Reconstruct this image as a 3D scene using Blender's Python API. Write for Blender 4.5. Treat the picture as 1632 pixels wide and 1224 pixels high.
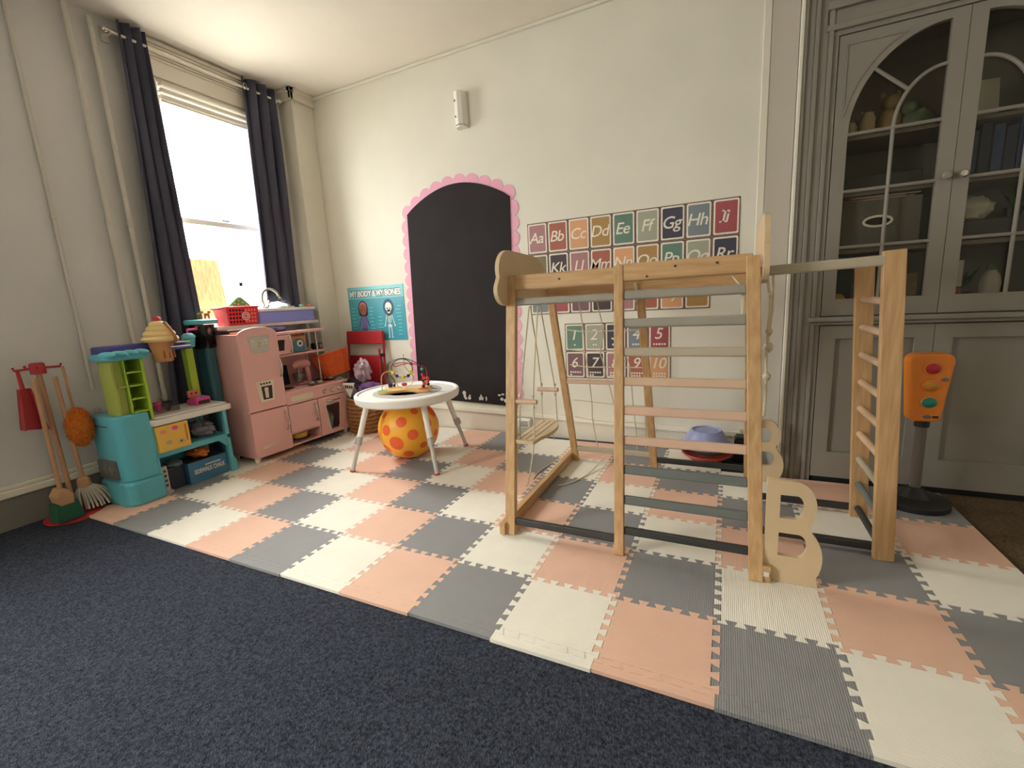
import bpy, bmesh, math, random
from mathutils import Vector, Matrix, noise
random.seed(7)
for o in list(bpy.data.objects): bpy.data.objects.remove(o)
scene = bpy.context.scene
COL = scene.collection
PI = math.pi

# ------------------------------------------------------------------ camera
T = 0.305
YAW, PITCH, ROLL = 0.44764337, -0.18317289, -0.05567566
CAM = Vector((7.98796921*T, -3.36205718*T, 3.21957182*T))
cy_, sy_, cp_, sp_, cr_, sr_ = math.cos(YAW), math.sin(YAW), math.cos(PITCH), math.sin(PITCH), math.cos(ROLL), math.sin(ROLL)
fwd = Vector((-sy_*cp_, cy_*cp_, sp_)); rgt = Vector((cy_, sy_, 0)); up_ = rgt.cross(fwd)
r2 = cr_*rgt + sr_*up_; u2 = -sr_*rgt + cr_*up_
cam_data = bpy.data.cameras.new('camera'); cam = bpy.data.objects.new('camera', cam_data); COL.objects.link(cam)
cam.matrix_world = Matrix(((r2.x, u2.x, -fwd.x, CAM.x), (r2.y, u2.y, -fwd.y, CAM.y), (r2.z, u2.z, -fwd.z, CAM.z), (0, 0, 0, 1)))
cam_data.sensor_width = 36.0; cam_data.lens = 714.7158/1632*36.0; cam_data.clip_start = 0.02
scene.camera = cam

# ------------------------------------------------------------------ light and exposure
world = bpy.data.worlds.new('overcast_sky'); scene.world = world; world.use_nodes = True
bg = world.node_tree.nodes['Background']; bg.inputs[1].default_value = 40.0
_nt = world.node_tree   # overcast sky: three times brighter at the zenith than at the horizon
_tc = _nt.nodes.new('ShaderNodeTexCoord'); _sx = _nt.nodes.new('ShaderNodeSeparateXYZ'); _rp = _nt.nodes.new('ShaderNodeMapRange')
_rp.inputs[1].default_value = 0.0; _rp.inputs[2].default_value = 1.0; _rp.inputs[3].default_value = 1/3; _rp.inputs[4].default_value = 1.0
_cm = _nt.nodes.new('ShaderNodeMix'); _cm.data_type = 'RGBA'; _cm.inputs[6].default_value = (0, 0, 0, 1); _cm.inputs[7].default_value = (1.0, 0.99, 0.985, 1)
_nt.links.new(_tc.outputs['Generated'], _sx.inputs[0]); _nt.links.new(_sx.outputs[2], _rp.inputs[0]); _nt.links.new(_rp.outputs[0], _cm.inputs[0]); _nt.links.new(_cm.outputs[2], bg.inputs[0])
scene.view_settings.view_transform = 'Standard'; scene.view_settings.look = 'None'
scene.view_settings.gamma = 1.0; scene.view_settings.use_curve_mapping = False
scene.view_settings.exposure = 0.86
def portal(name, loc, rot, sx, sy):
    l = bpy.data.lights.new(name, 'AREA'); l.shape = 'RECTANGLE'; l.size = sx; l.size_y = sy
    l.cycles.is_portal = True
    o = bpy.data.objects.new(name, l); COL.objects.link(o); o.location = loc; o.rotation_euler = rot
    return o
portal('fill_portal', (-0.97, -1.95, 1.62), (0, -PI/2, 0), 1.56, 1.3)  # guides sky light through the added, unseen fill window
portal('window_portal', (-0.97, 1.185, 1.70), (0, -PI/2, 0), 1.62, 0.76)

# ------------------------------------------------------------------ materials
MATS = {}
def lin(c): return tuple((x/12.92 if x <= 0.04045 else ((x+0.055)/1.055)**2.4) for x in (v/255 for v in c))
def mat(name, rgb, rough=0.5, metal=0.0, noise_amt=0.0, nscale=20.0, bump=0.0, bscale=200.0, stretch=None, rgb2=None,
        alpha=None, trans=0.0, wave=None, spec=None, coat=0.0, detail=4.0, emit=None):
    if name in MATS: return MATS[name]
    m = bpy.data.materials.new(name); m.use_nodes = True; nt = m.node_tree; b = nt.nodes['Principled BSDF']
    c = lin(rgb); b.inputs['Base Color'].default_value = (*c, 1); b.inputs['Roughness'].default_value = rough; b.inputs['Metallic'].default_value = metal
    if spec is not None: b.inputs['Specular IOR Level'].default_value = spec
    if coat: b.inputs['Coat Weight'].default_value = coat
    if trans: b.inputs['Transmission Weight'].default_value = trans
    if alpha is not None: b.inputs['Alpha'].default_value = alpha
    vec = None
    if noise_amt or bump or wave or rgb2:
        tc = nt.nodes.new('ShaderNodeTexCoord'); vec = tc.outputs['Object']
        if stretch:
            mp = nt.nodes.new('ShaderNodeMapping'); mp.inputs['Scale'].default_value = stretch
            nt.links.new(vec, mp.inputs['Vector']); svec = mp.outputs[0]
        else: svec = vec
    if noise_amt or rgb2:
        n = nt.nodes.new('ShaderNodeTexNoise'); n.inputs['Scale'].default_value = nscale; n.inputs['Detail'].default_value = detail
        nt.links.new(svec, n.inputs['Vector'])
        mx = nt.nodes.new('ShaderNodeMix'); mx.data_type = 'RGBA'
        c2 = lin(rgb2) if rgb2 else tuple(max(0, v*(1-noise_amt)) for v in c)
        c1 = c if rgb2 else tuple(min(1, v*(1+noise_amt)) for v in c)
        mx.inputs[6].default_value = (*c1, 1); mx.inputs[7].default_value = (*c2, 1)
        mr = nt.nodes.new('ShaderNodeMapRange'); mr.inputs[1].default_value = 0.3; mr.inputs[2].default_value = 0.7
        nt.links.new(n.outputs[0], mr.inputs[0]); nt.links.new(mr.outputs[0], mx.inputs[0]); nt.links.new(mx.outputs[2], b.inputs['Base Color'])
    if bump or wave:
        bp = nt.nodes.new('ShaderNodeBump'); nt.links.new(bp.outputs[0], b.inputs['Normal'])
        if wave:
            w = nt.nodes.new('ShaderNodeTexWave'); w.bands_direction = wave[0]; w.inputs['Scale'].default_value = wave[1]
            nt.links.new(vec, w.inputs['Vector']); nt.links.new(w.outputs['Fac'], bp.inputs['Height'])
            bp.inputs['Strength'].default_value = wave[2]; bp.inputs['Distance'].default_value = 0.002
        else:
            n2 = nt.nodes.new('ShaderNodeTexNoise'); n2.inputs['Scale'].default_value = bscale; n2.inputs['Detail'].default_value = 3
            nt.links.new(svec, n2.inputs['Vector']); nt.links.new(n2.outputs[0], bp.inputs['Height'])
            bp.inputs['Strength'].default_value = bump; bp.inputs['Distance'].default_value = 0.01
    if emit: b.inputs['Emission Color'].default_value = (*lin(emit[0]), 1); b.inputs['Emission Strength'].default_value = emit[1]
    MATS[name] = m
    return m
def glass(name, tint=(235, 240, 238), amount=0.12, rough=0.03):
    if name in MATS: return MATS[name]
    m = bpy.data.materials.new(name); m.use_nodes = True; nt = m.node_tree; nt.nodes.remove(nt.nodes['Principled BSDF'])
    out = nt.nodes['Material Output']; t = nt.nodes.new('ShaderNodeBsdfTransparent'); g = nt.nodes.new('ShaderNodeBsdfGlossy')
    t.inputs[0].default_value = (*lin(tint), 1); g.inputs['Roughness'].default_value = rough
    mx = nt.nodes.new('ShaderNodeMixShader'); lw_ = nt.nodes.new('ShaderNodeLayerWeight'); lw_.inputs[0].default_value = 0.5
    pw = nt.nodes.new('ShaderNodeMath'); pw.operation = 'POWER'; pw.inputs[1].default_value = 5.0; nt.links.new(lw_.outputs['Facing'], pw.inputs[0])
    fr = nt.nodes.new('ShaderNodeMath'); fr.operation = 'MULTIPLY_ADD'; fr.inputs[1].default_value = 0.45; fr.inputs[2].default_value = amount*0.18; nt.links.new(pw.outputs[0], fr.inputs[0])
    nt.links.new(fr.outputs[0], mx.inputs[0]); nt.links.new(t.outputs[0], mx.inputs[1]); nt.links.new(g.outputs[0], mx.inputs[2]); nt.links.new(mx.outputs[0], out.inputs[0])
    MATS[name] = m
    return m

# ------------------------------------------------------------------ mesh helpers
class MB:
    def __init__(s): s.v = []; s.f = []
    def add(s, vs, fs, M=None):
        o = len(s.v)
        s.v += [(M @ Vector(p)) if M else Vector(p) for p in vs]
        s.f += [tuple(i+o for i in f) for f in fs]
        return s
    def box(s, x0, x1, y0, y1, z0, z1, M=None):
        vs = [(x, y, z) for z in (z0, z1) for y in (y0, y1) for x in (x0, x1)]
        return s.add(vs, [(0, 2, 3, 1), (4, 5, 7, 6), (0, 1, 5, 4), (2, 6, 7, 3), (0, 4, 6, 2), (1, 3, 7, 5)], M)
    def hexa(s, lo, hi):  # two quads (4 points each, same winding ccw from above)
        return s.add(list(lo)+list(hi), [(3, 2, 1, 0), (4, 5, 6, 7), (0, 1, 5, 4), (1, 2, 6, 5), (2, 3, 7, 6), (3, 0, 4, 7)])
    def bar(s, a, b, w, h, up=(0, 0, 1)):  # rectangular bar a->b, w across, h along up
        a, b, up = Vector(a), Vector(b), Vector(up); d = (b-a).normalized(); sd = d.cross(up).normalized(); u = sd.cross(d)
        q = lambda p: [p-sd*w/2-u*h/2, p+sd*w/2-u*h/2, p+sd*w/2+u*h/2, p-sd*w/2+u*h/2]
        return s.add(q(a)+q(b), [(0, 1, 2, 3), (7, 6, 5, 4), (0, 4, 5, 1), (1, 5, 6, 2), (2, 6, 7, 3), (3, 7, 4, 0)])
    def tube(s, path, r, n=8, closed=False, cap=True):
        path = [Vector(p) for p in path]; N = len(path); rs = r if isinstance(r, (list, tuple)) else [r]*N
        ref = None; rings = []
        for i, p in enumerate(path):
            if closed: d = path[(i+1) % N]-path[i-1]
            else: d = path[min(i+1, N-1)]-path[max(i-1, 0)]
            d = d.normalized() if d.length > 1e-9 else Vector((0, 0, 1))
            if ref is None: ref = d.orthogonal().normalized()
            ref = (ref-d*ref.dot(d)); ref = ref.normalized() if ref.length > 1e-6 else d.orthogonal().normalized()
            bn = d.cross(ref)
            rings.append([p+(ref*math.cos(2*PI*k/n)+bn*math.sin(2*PI*k/n))*rs[i] for k in range(n)])
        vs = [v for ring in rings for v in ring]; fs = []
        M_ = N if closed else N-1
        for i in range(M_):
            j = (i+1) % N
            for k in range(n): fs.append((i*n+k, i*n+(k+1) % n, j*n+(k+1) % n, j*n+k))
        if cap and not closed: fs += [tuple(range(n-1, -1, -1)), tuple((N-1)*n+k for k in range(n))]
        return s.add(vs, fs)
    def lathe(s, prof, n=24, M=None, sx=1, sy=1):  # prof [(r,z)...]
        vs = []; fs = []
        for r, z in prof:
            for k in range(n): vs.append((r*math.cos(2*PI*k/n)*sx, r*math.sin(2*PI*k/n)*sy, z))
        for i in range(len(prof)-1):
            for k in range(n): fs.append((i*n+k, i*n+(k+1) % n, (i+1)*n+(k+1) % n, (i+1)*n+k))
        if prof[0][0] > 1e-6: fs.append(tuple(range(n-1, -1, -1)))
        if prof[-1][0] > 1e-6: fs.append(tuple((len(prof)-1)*n+k for k in range(n)))
        return s.add(vs, fs, M)
    def ball(s, c, r, n=16, m=10, lump=0.0, seed=0, fr=3.0):
        rx, ry, rz = r if isinstance(r, (tuple, list)) else (r, r, r); vs = []; fs = []
        for i in range(m+1):
            th = PI*i/m
            for k in range(n):
                ph = 2*PI*k/n; d = Vector((math.sin(th)*math.cos(ph), math.sin(th)*math.sin(ph), -math.cos(th)))
                q = 1+lump*noise.noise(d*fr+Vector((seed*3.1, seed*1.7, seed))) if lump else 1
                vs.append((c[0]+rx*d.x*q, c[1]+ry*d.y*q, c[2]+rz*d.z*q))
        for i in range(m):
            for k in range(n): fs.append((i*n+k, i*n+(k+1) % n, (i+1)*n+(k+1) % n, (i+1)*n+k))
        return s.add(vs, fs)
    def prism(s, pts, lo, hi, plane='xz'):  # polygon extruded along the third axis from lo to hi
        def q(a, b, c): return (a, c, b) if plane == 'xz' else ((a, b, c) if plane == 'xy' else (c, a, b))
        n = len(pts); vs = [q(a, b, lo) for a, b in pts]+[q(a, b, hi) for a, b in pts]
        fs = [tuple(range(n-1, -1, -1)), tuple(range(n, 2*n))]+[(i, (i+1) % n, n+(i+1) % n, n+i) for i in range(n)]
        return s.add(vs, fs)
    def build(s, name, m, parent=None, bevel=0.0, smooth=False, sub=0, fix=True):
        me = bpy.data.meshes.new(name); me.from_pydata([tuple(v) for v in s.v], [], s.f); me.update()
        if fix:
            bm = bmesh.new(); bm.from_mesh(me)
            if smooth: bmesh.ops.remove_doubles(bm, verts=bm.verts, dist=1e-6)
            bmesh.ops.recalc_face_normals(bm, faces=bm.faces); bm.to_mesh(me); bm.free()
        return link(name, me, m, parent, bevel, smooth, sub)
def link(name, me, m, parent=None, bevel=0.0, smooth=False, sub=0):
    if m is not None and not me.materials: me.materials.append(mat_of(m))
    o = bpy.data.objects.new(name, me); COL.objects.link(o)
    if parent: o.parent = parent
    if smooth:
        for p in me.polygons: p.use_smooth = True
        me.set_sharp_from_angle(angle=math.radians(40))
    if bevel:
        bv = o.modifiers.new('bevel', 'BEVEL'); bv.width = bevel; bv.segments = 2; bv.limit_method = 'ANGLE'; bv.angle_limit = math.radians(40)
    if sub:
        sb = o.modifiers.new('sub', 'SUBSURF'); sb.levels = sub; sb.render_levels = sub
    return o
def mat_of(m): return MATS[m] if isinstance(m, str) else m
def tag(o, label, cat, group=None, kind=None):
    o['label'] = label; o['category'] = cat
    if group: o['group'] = group
    if kind: o['kind'] = kind
    return o
def struct(o): o['kind'] = 'structure'; return o
def thing(name, label, cat, loc=(0, 0, 0), rz=0.0, group=None):
    o = bpy.data.objects.new(name, None); COL.objects.link(o); o.empty_display_size = 0.05
    o.location = loc; o.rotation_euler = (0, 0, rz)
    return tag(o, label, cat, group)
def Rot(axis, a, at=(0, 0, 0)): return Matrix.Translation(at) @ Matrix.Rotation(a, 4, axis)
def to_mesh(cu, name):
    o = bpy.data.objects.new('tmp', cu); COL.objects.link(o)
    dg = bpy.context.evaluated_depsgraph_get(); me = bpy.data.meshes.new_from_object(o.evaluated_get(dg)); me.name = name
    bpy.data.objects.remove(o); bpy.data.curves.remove(cu)
    return me
def plate(loops, thick, name='plate'):  # filled outline with holes in local XY, centred thickness in Z
    cu = bpy.data.curves.new(name, 'CURVE'); cu.dimensions = '2D'; cu.fill_mode = 'BOTH'; cu.extrude = thick/2
    for lp in loops:
        sp = cu.splines.new('POLY'); sp.points.add(len(lp)-1); sp.use_cyclic_u = True
        for i, p in enumerate(lp): sp.points[i].co = (p[0], p[1], 0, 1)
    return to_mesh(cu, name)
def text(body, size, thick=0.0005, shear=0.0, offset=0.0, name='lettering', align='CENTER', space=1.0):
    cu = bpy.data.curves.new(name, 'FONT'); cu.body = body; cu.size = size; cu.extrude = thick; cu.shear = shear; cu.offset = offset
    cu.align_x = align; cu.align_y = 'CENTER'; cu.resolution_u = 3; cu.space_character = space
    return to_mesh(cu, name)
def xf(me, M): me.transform(M); return me
WALLM = lambda x, y, z: Matrix(((1, 0, 0, x), (0, 0, -1, y), (0, 1, 0, z), (0, 0, 0, 1)))   # local XY -> wall XZ, facing -Y
def smoothpath(pts, n=6):
    P = [Vector(p) for p in pts]; out = []
    for i in range(len(P)-1):
        p0, p1, p2, p3 = P[max(i-1, 0)], P[i], P[i+1], P[min(i+2, len(P)-1)]
        for k in range(n):
            t = k/n
            out.append(0.5*((2*p1)+(p2-p0)*t+(2*p0-5*p1+4*p2-p3)*t*t+(3*p1-p0-3*p2+p3)*t**3))
    return out+[P[-1]]
def arc(cx, cy, rx, ry, a0, a1, n): return [(cx+rx*math.cos(a0+(a1-a0)*i/n), cy+ry*math.sin(a0+(a1-a0)*i/n)) for i in range(n+1)]
def rrect(x0, x1, y0, y1, r, n=4):
    return arc(x1-r, y1-r, r, r, 0, PI/2, n)+arc(x0+r, y1-r, r, r, PI/2, PI, n)+arc(x0+r, y0+r, r, r, PI, 1.5*PI, n)+arc(x1-r, y0+r, r, r, 1.5*PI, 2*PI, n)
# ------------------------------------------------------------------ shared materials
mat('wall_paint', (226, 221, 207), 0.75, noise_amt=0.035, nscale=2.5, bump=0.03, bscale=60)
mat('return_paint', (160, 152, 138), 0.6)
mat('left_paint', (208, 204, 201), 0.7, noise_amt=0.03, nscale=2.0, bump=0.03, bscale=60)
mat('ceiling_paint', (240, 233, 219), 0.8, noise_amt=0.03, nscale=1.5, bump=0.05, bscale=12)
mat('trim_paint', (226, 218, 202), 0.4)
mat('white_gloss', (238, 234, 226), 0.3)
mat('grey_paint', (136, 129, 119), 0.42, noise_amt=0.03, nscale=3)
mat('cupboard_inside', (112, 105, 96), 0.7)
mat('carpet_navy', (76, 80, 92), 0.95, rgb2=(36, 38, 46), nscale=130, bump=0.9, bscale=230, spec=0.1)
mat('carpet_brown', (118, 98, 76), 0.95, rgb2=(84, 68, 52), nscale=120, bump=0.8, bscale=240, spec=0.1)
def wood(name, a, b, axis, rough=0.5):
    st = [14, 14, 14]; st[axis] = 1.2
    return mat(name, a, rough, rgb2=b, nscale=5.0, stretch=tuple(st), bump=0.04, bscale=12, detail=6)
for ax, nm in enumerate('xyz'): wood('pine_'+nm, (202, 164, 118), (178, 136, 90), ax)
mat('plywood', (204, 178, 142), 0.5, noise_amt=0.04, nscale=8); mat('ply_edge', (226, 200, 160), 0.5)
mat('rope', (214, 198, 168), 0.9, bump=0.4, bscale=400)
mat('chrome', (205, 200, 192), 0.25, 0.9); mat('black_plastic', (28, 27, 28), 0.45); mat('dark_void', (22, 21, 20), 0.9)
mat('clear_plastic_white', (225, 224, 220), 0.3)

# ------------------------------------------------------------------ room shell
H = 2.684; YB = 1.952; XL = -0.80
struct(MB().box(-1.0, 2.79, -3.6, 2.1, -0.06, -0.012).build('floor', 'carpet_navy'))
struct(MB().box(2.79, 4.75, -3.6, 2.1, -0.06, -0.014).build('floor_right', 'carpet_brown'))
struct(MB().box(-1.0, 4.75, -3.7, 2.2, H, H+0.08).build('ceiling', 'ceiling_paint'))
struct(MB().box(-0.95, 2.62, YB, YB+0.1, -0.06, H).build('wall_back', 'wall_paint'))
WY0, WY1, WZ0, WZ1 = 0.84, 1.53, 0.90, 2.50
VY0, VY1 = -2.55, -1.35   # added opening for fill light, unseen behind the camera's left shoulder
struct(MB().box(XL-0.16, XL, -3.6, VY0, -0.06, H).box(XL-0.16, XL, VY1, WY0, -0.06, H).box(XL-0.16, XL, VY0, VY1, -0.06, 0.86).box(XL-0.16, XL, VY0, VY1, 2.38, H).box(XL-0.16, XL, WY1, YB+.1, -0.06, H).box(XL-0.16, XL, WY0, WY1, -0.06, WZ0)
       .box(XL-0.16, XL, WY0, WY1, WZ1, H).build('wall_left', 'left_paint'))
struct(MB().box(XL, -0.655, 1.745, YB, -0.06, H).build('wall_corner', 'wall_paint', bevel=0.006))
struct(MB().box(4.65, 4.75, -3.6, 2.1, -0.06, H).build('wall_right', 'wall_paint'))
struct(MB().box(-1.0, 4.75, -3.7, -3.6, -0.06, H).build('wall_front', 'wall_paint'))
# return wall between the back wall and the cupboard
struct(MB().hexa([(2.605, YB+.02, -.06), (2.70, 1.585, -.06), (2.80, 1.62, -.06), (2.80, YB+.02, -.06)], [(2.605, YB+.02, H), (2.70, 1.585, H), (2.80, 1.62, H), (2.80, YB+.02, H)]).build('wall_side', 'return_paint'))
struct(MB().box(2.575, 2.612, YB-0.014, YB, 0.13, H).build('trim_1', 'trim_paint', bevel=0.004))
struct(MB().box(2.70, 4.65, 1.575, 2.1, 2.26, H).box(3.86, 4.65, 1.575, 2.1, -0.06, 2.26).build('wall_above', 'wall_paint'))
# crown strip on the corner pilaster and shallow cornice along the left wall
struct(MB().box(-0.655, -0.630, 1.72, YB, 2.605, 2.672).box(XL, -0.630, 1.72, 1.745, 2.605, 2.672).box(-0.655, -0.618, 1.708, YB, 2.655, 2.684)
       .box(XL, -0.618, 1.708, 1.745, 2.655, 2.684).build('trim_2', 'trim_paint', bevel=0.003))
struct(MB().box(-0.655, 2.58, YB-0.02, YB, 2.662, 2.684).build('trim_3', 'wall_paint', bevel=0.008))
# baseboards
def bb(name, a, b, za, zb, m, th=0.022):
    # along the back wall, height za at x=a and zb at x=b
    y0, y1 = YB-th, YB
    o = MB().hexa([(a, y0, -.02), (b, y0, -.02), (b, y1, -.02), (a, y1, -.02)], [(a, y0, za-.03), (b, y0, zb-.03), (b, y1, zb-.03), (a, y1, za-.03)])
    o.hexa([(a, y0-.010, za-.032), (b, y0-.010, zb-.032), (b, y1, zb-.032), (a, y1, za-.032)], [(a, y0-.004, za), (b, y0-.004, zb), (b, y1, zb), (a, y1, za)])
    return struct(o.build(name, m, bevel=0.004))
bb('baseboard_back', -0.655, 2.56, 0.215, 0.118, 'trim_paint')
struct(MB().box(2.535, 2.60, YB-0.05, YB, -0.02, 0.15).build('trim_4', 'trim_paint', bevel=0.004))
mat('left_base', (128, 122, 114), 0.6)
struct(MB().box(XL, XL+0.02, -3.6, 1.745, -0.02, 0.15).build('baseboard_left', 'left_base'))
struct(MB().box(XL, XL+0.034, -3.6, 1.745, 0.15, 0.188).box(XL, XL+0.026, -3.6, 1.745, 0.188, 0.210).build('baseboard_left_cap', 'trim_paint', bevel=0.006))

# ------------------------------------------------------------------ foam play mat
FC = {0: [(232, 224, 210), 'white'], 1: [(222, 179, 156), 'peach'], 2: [(136, 134, 134), 'grey']}
for k, (rgb, nm) in FC.items():
    for d in 'XY': mat('foam_%s_%s' % (nm, d), rgb, 0.62, noise_amt=0.03, nscale=9, wave=(d, 55.0, 0.32), spec=0.35)
matthing = thing('foam_play_mat', 'interlocking foam floor mat of white, peach and grey tiles on dark carpet', 'play mat', (0, 0, -0.012))
def seam(p0, p1, n=6, amp=0.0108, d=0.0042):
    p0, p1 = Vector(p0), Vector(p1); L = (p1-p0).length; t = (p1-p0)/L; q = Vector((-t.y, t.x)); out = [p0]
    step = L/(2*n); s = -1
    for k in range(2*n):
        a0, a1 = k*step, (k+1)*step
        e0 = a0 if k == 0 else a0-d
        e1 = a1 if k == 2*n-1 else a1+d
        out += [p0+t*e0+q*amp*s, p0+t*e1+q*amp*s]; s = -s
    return out+[p1]
C0, C1 = -2, 11
def rows(c): return 6 if c <= 7 else 5
FRONT = -0.012
def ry(r, c): return 0.026 if r == 0 else (r*T)
def slab(outline, name, m, parent, zt, inset=0.0007):
    n = len(outline); cx = sum(p.x for p in outline)/n; cyy = sum(p.y for p in outline)/n
    k = 1-inset/0.15
    pts = [((p.x-cx)*k+cx, (p.y-cyy)*k+cyy) for p in outline]
    vs = [(x, y, 0.0) for x, y in pts]+[(x, y, zt) for x, y in pts]
    fs = [tuple(range(n, 2*n))]+[(i, (i+1) % n, n+(i+1) % n, n+i) for i in range(n)]
    me = bpy.data.meshes.new(name); me.from_pydata(vs, [], fs); me.update()
    return link(name, me, m, parent)
for c in range(C0, C1):
    for r in range(rows(c)):
        col = FC[(c+r) % 3][1]; d = random.choice('XY') if not (c == 8 and r == 0) else 'X'
        x0, x1 = c*T, (c+1)*T; y0, y1 = ry(r, c), (r+1)*T
        last = (r == rows(c)-1); deep = last and c <= 3
        if deep: y1 = 1.915
        elif last: y1 = (r+1)*T+0.03
        if c == 8 and False: pass
        bot = seam((x0, y0), (x1, y0)); top = [Vector((x0, y1)), Vector((x1, y1))] if last else seam((x0, y1), (x1, y1))
        yl0, yl1 = r*T, (r+1)*T
        def side(x, edge):
            if edge: return [Vector((x, y0)), Vector((x, y1))]
            a = seam((x, max(y0, yl0)), (x, yl1)); return a if not last else a[:-1]+[Vector((x, yl1)), Vector((x, y1))]
        lft = side(x0, c == C0); rgt_ = side(x1, c == C1-1 or (c == 7 and r == 5))
        out = bot[:-1]+rgt_[:-1]+list(reversed(top))[:-1]+list(reversed(lft))[:-1]
        slab(out, 'foam_tile', 'foam_%s_%s' % (col, d), matthing, 0.012+random.uniform(-0.0008, 0.0006))
        if r == 0:
            jit = random.uniform(-0.003, 0.003)
            st = [Vector((x0, FRONT+jit)), Vector((x1, FRONT+jit))]+list(reversed(seam((x0, y0), (x1, y0))))
            slab(st, 'edge_strip', 'foam_%s_%s' % (col, d), matthing, 0.0115, 0.0004)
# ------------------------------------------------------------------ window, blind, curtains
pane_glass = glass('window_glass', (246, 248, 246), 0.12)
win = bpy.data.objects.new('window_1', None); COL.objects.link(win); win.location = (XL, 1.185, WZ0); struct(win)
lx = lambda m: m  # parts are given in window-local coordinates: x depth, y along wall, z above the sill
WW = (WY1-WY0)/2; WH = WZ1-WZ0
fr = MB()
fr.box(-0.16, 0.0, -WW, -WW+0.022, 0, WH).box(-0.16, 0.0, WW-0.022, WW, 0, WH).box(-0.16, 0.0, -WW, WW, WH-0.02, WH).box(-0.16, 0.0, -WW, WW, 0, 0.02)
fr.build('window_frame', 'white_gloss', win, bevel=0.003)
mr = 1.63-WZ0
def sash(name, z0, z1, x, low=0.05):
    s = MB(); a, b = -WW+0.022, WW-0.022
    s.box(x-.018, x+.018, a, a+.034, z0, z1).box(x-.018, x+.018, b-.034, b, z0, z1).box(x-.018, x+.018, a, b, z0, z0+low).box(x-.018, x+.018, a, b, z1-.038, z1)
    o = s.build(name, 'white_gloss', win, bevel=0.004)
    MB().box(x-.002, x+.002, a+.034, b-.034, z0+low, z1-.038).build('pane', pane_glass, o)
sash('upper_sash', mr-0.02, WH-0.02, -0.115, 0.038); sash('lower_sash', 0.02, mr+0.02, -0.065, 0.06)
MB().box(-0.05, -0.03, -0.03, 0.03, mr+.02, mr+.035).build('sash_lock', 'trim_paint', win, bevel=0.003)
def added_window(name, loc, rz, w, h):
    e = bpy.data.objects.new(name, None); COL.objects.link(e); e.location = loc; e.rotation_euler = (0, 0, rz); struct(e)
    MB().box(-.06, .0, -w/2, -w/2+.04, 0, h).box(-.06, 0, w/2-.04, w/2, 0, h).box(-.06, 0, -w/2, w/2, 0, .05).box(-.06, 0, -w/2, w/2, h-.05, h).box(-.06, 0, -w/2, w/2, h*.48, h*.48+.04).build('window_frame', 'white_gloss', e, bevel=.003)
    MB().box(-.034, -.030, -w/2+.04, w/2-.04, .05, h-.05).build('pane', pane_glass, e)
added_window('fill_window', (XL-.05, (VY0+VY1)/2, .86), 0, VY1-VY0, 1.52)  # unseen window, added to fill the right side of the room with light
# casing round the window (fluted side boards) and deep head moulding
cs = MB()
for sgn in (-1, 1):
    yc = sgn*(WW+0.05)
    cs.box(0, 0.02, yc-.05, yc+.05, 0, WH+.1); cs.box(0.02, 0.034, yc-.044, yc-.020, 0, WH+.1); cs.box(0.02, 0.034, yc+.020, yc+.044, 0, WH+.1)
cs.build('casing', 'trim_paint', win, bevel=0.003)
hd = MB().box(0, 0.022, -WW-.02, WW+.02, WH-.04, WH+.175)
for i in range(6): hd.box(0.02, 0.030+0.003*(i % 2), -WW-.02, WW+.02, WH+.055+i*.018, WH+.067+i*.018)
hd.build('head_moulding', 'trim_paint', win, bevel=0.002)
# raised blind packed under the head
bl = thing('window_blind', 'pale slatted blind drawn up under the head of the window', 'blind', (XL-0.02, 1.185, 2.30))
MB().box(-0.03, 0.03, -WW+.03, WW-.03, 0.145, 0.195).build('headrail', 'trim_paint', bl, bevel=0.004)
slat_me = MB().box(-0.028, 0.028, -WW+.03, WW-.03, 0, 0.026).build('slat', 'trim_paint', bl, bevel=0.006)
slat_me.location.z = 0.05
for i in range(1, 3):
    s = slat_me.copy(); COL.objects.link(s); s.location = (0.010*i, 0, 0.05+i*0.034)
MB().box(-0.026, 0.026, -WW+.03, WW-.03, 0.028, 0.044).build('bottom_rail', 'trim_paint', bl, bevel=0.004)
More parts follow.
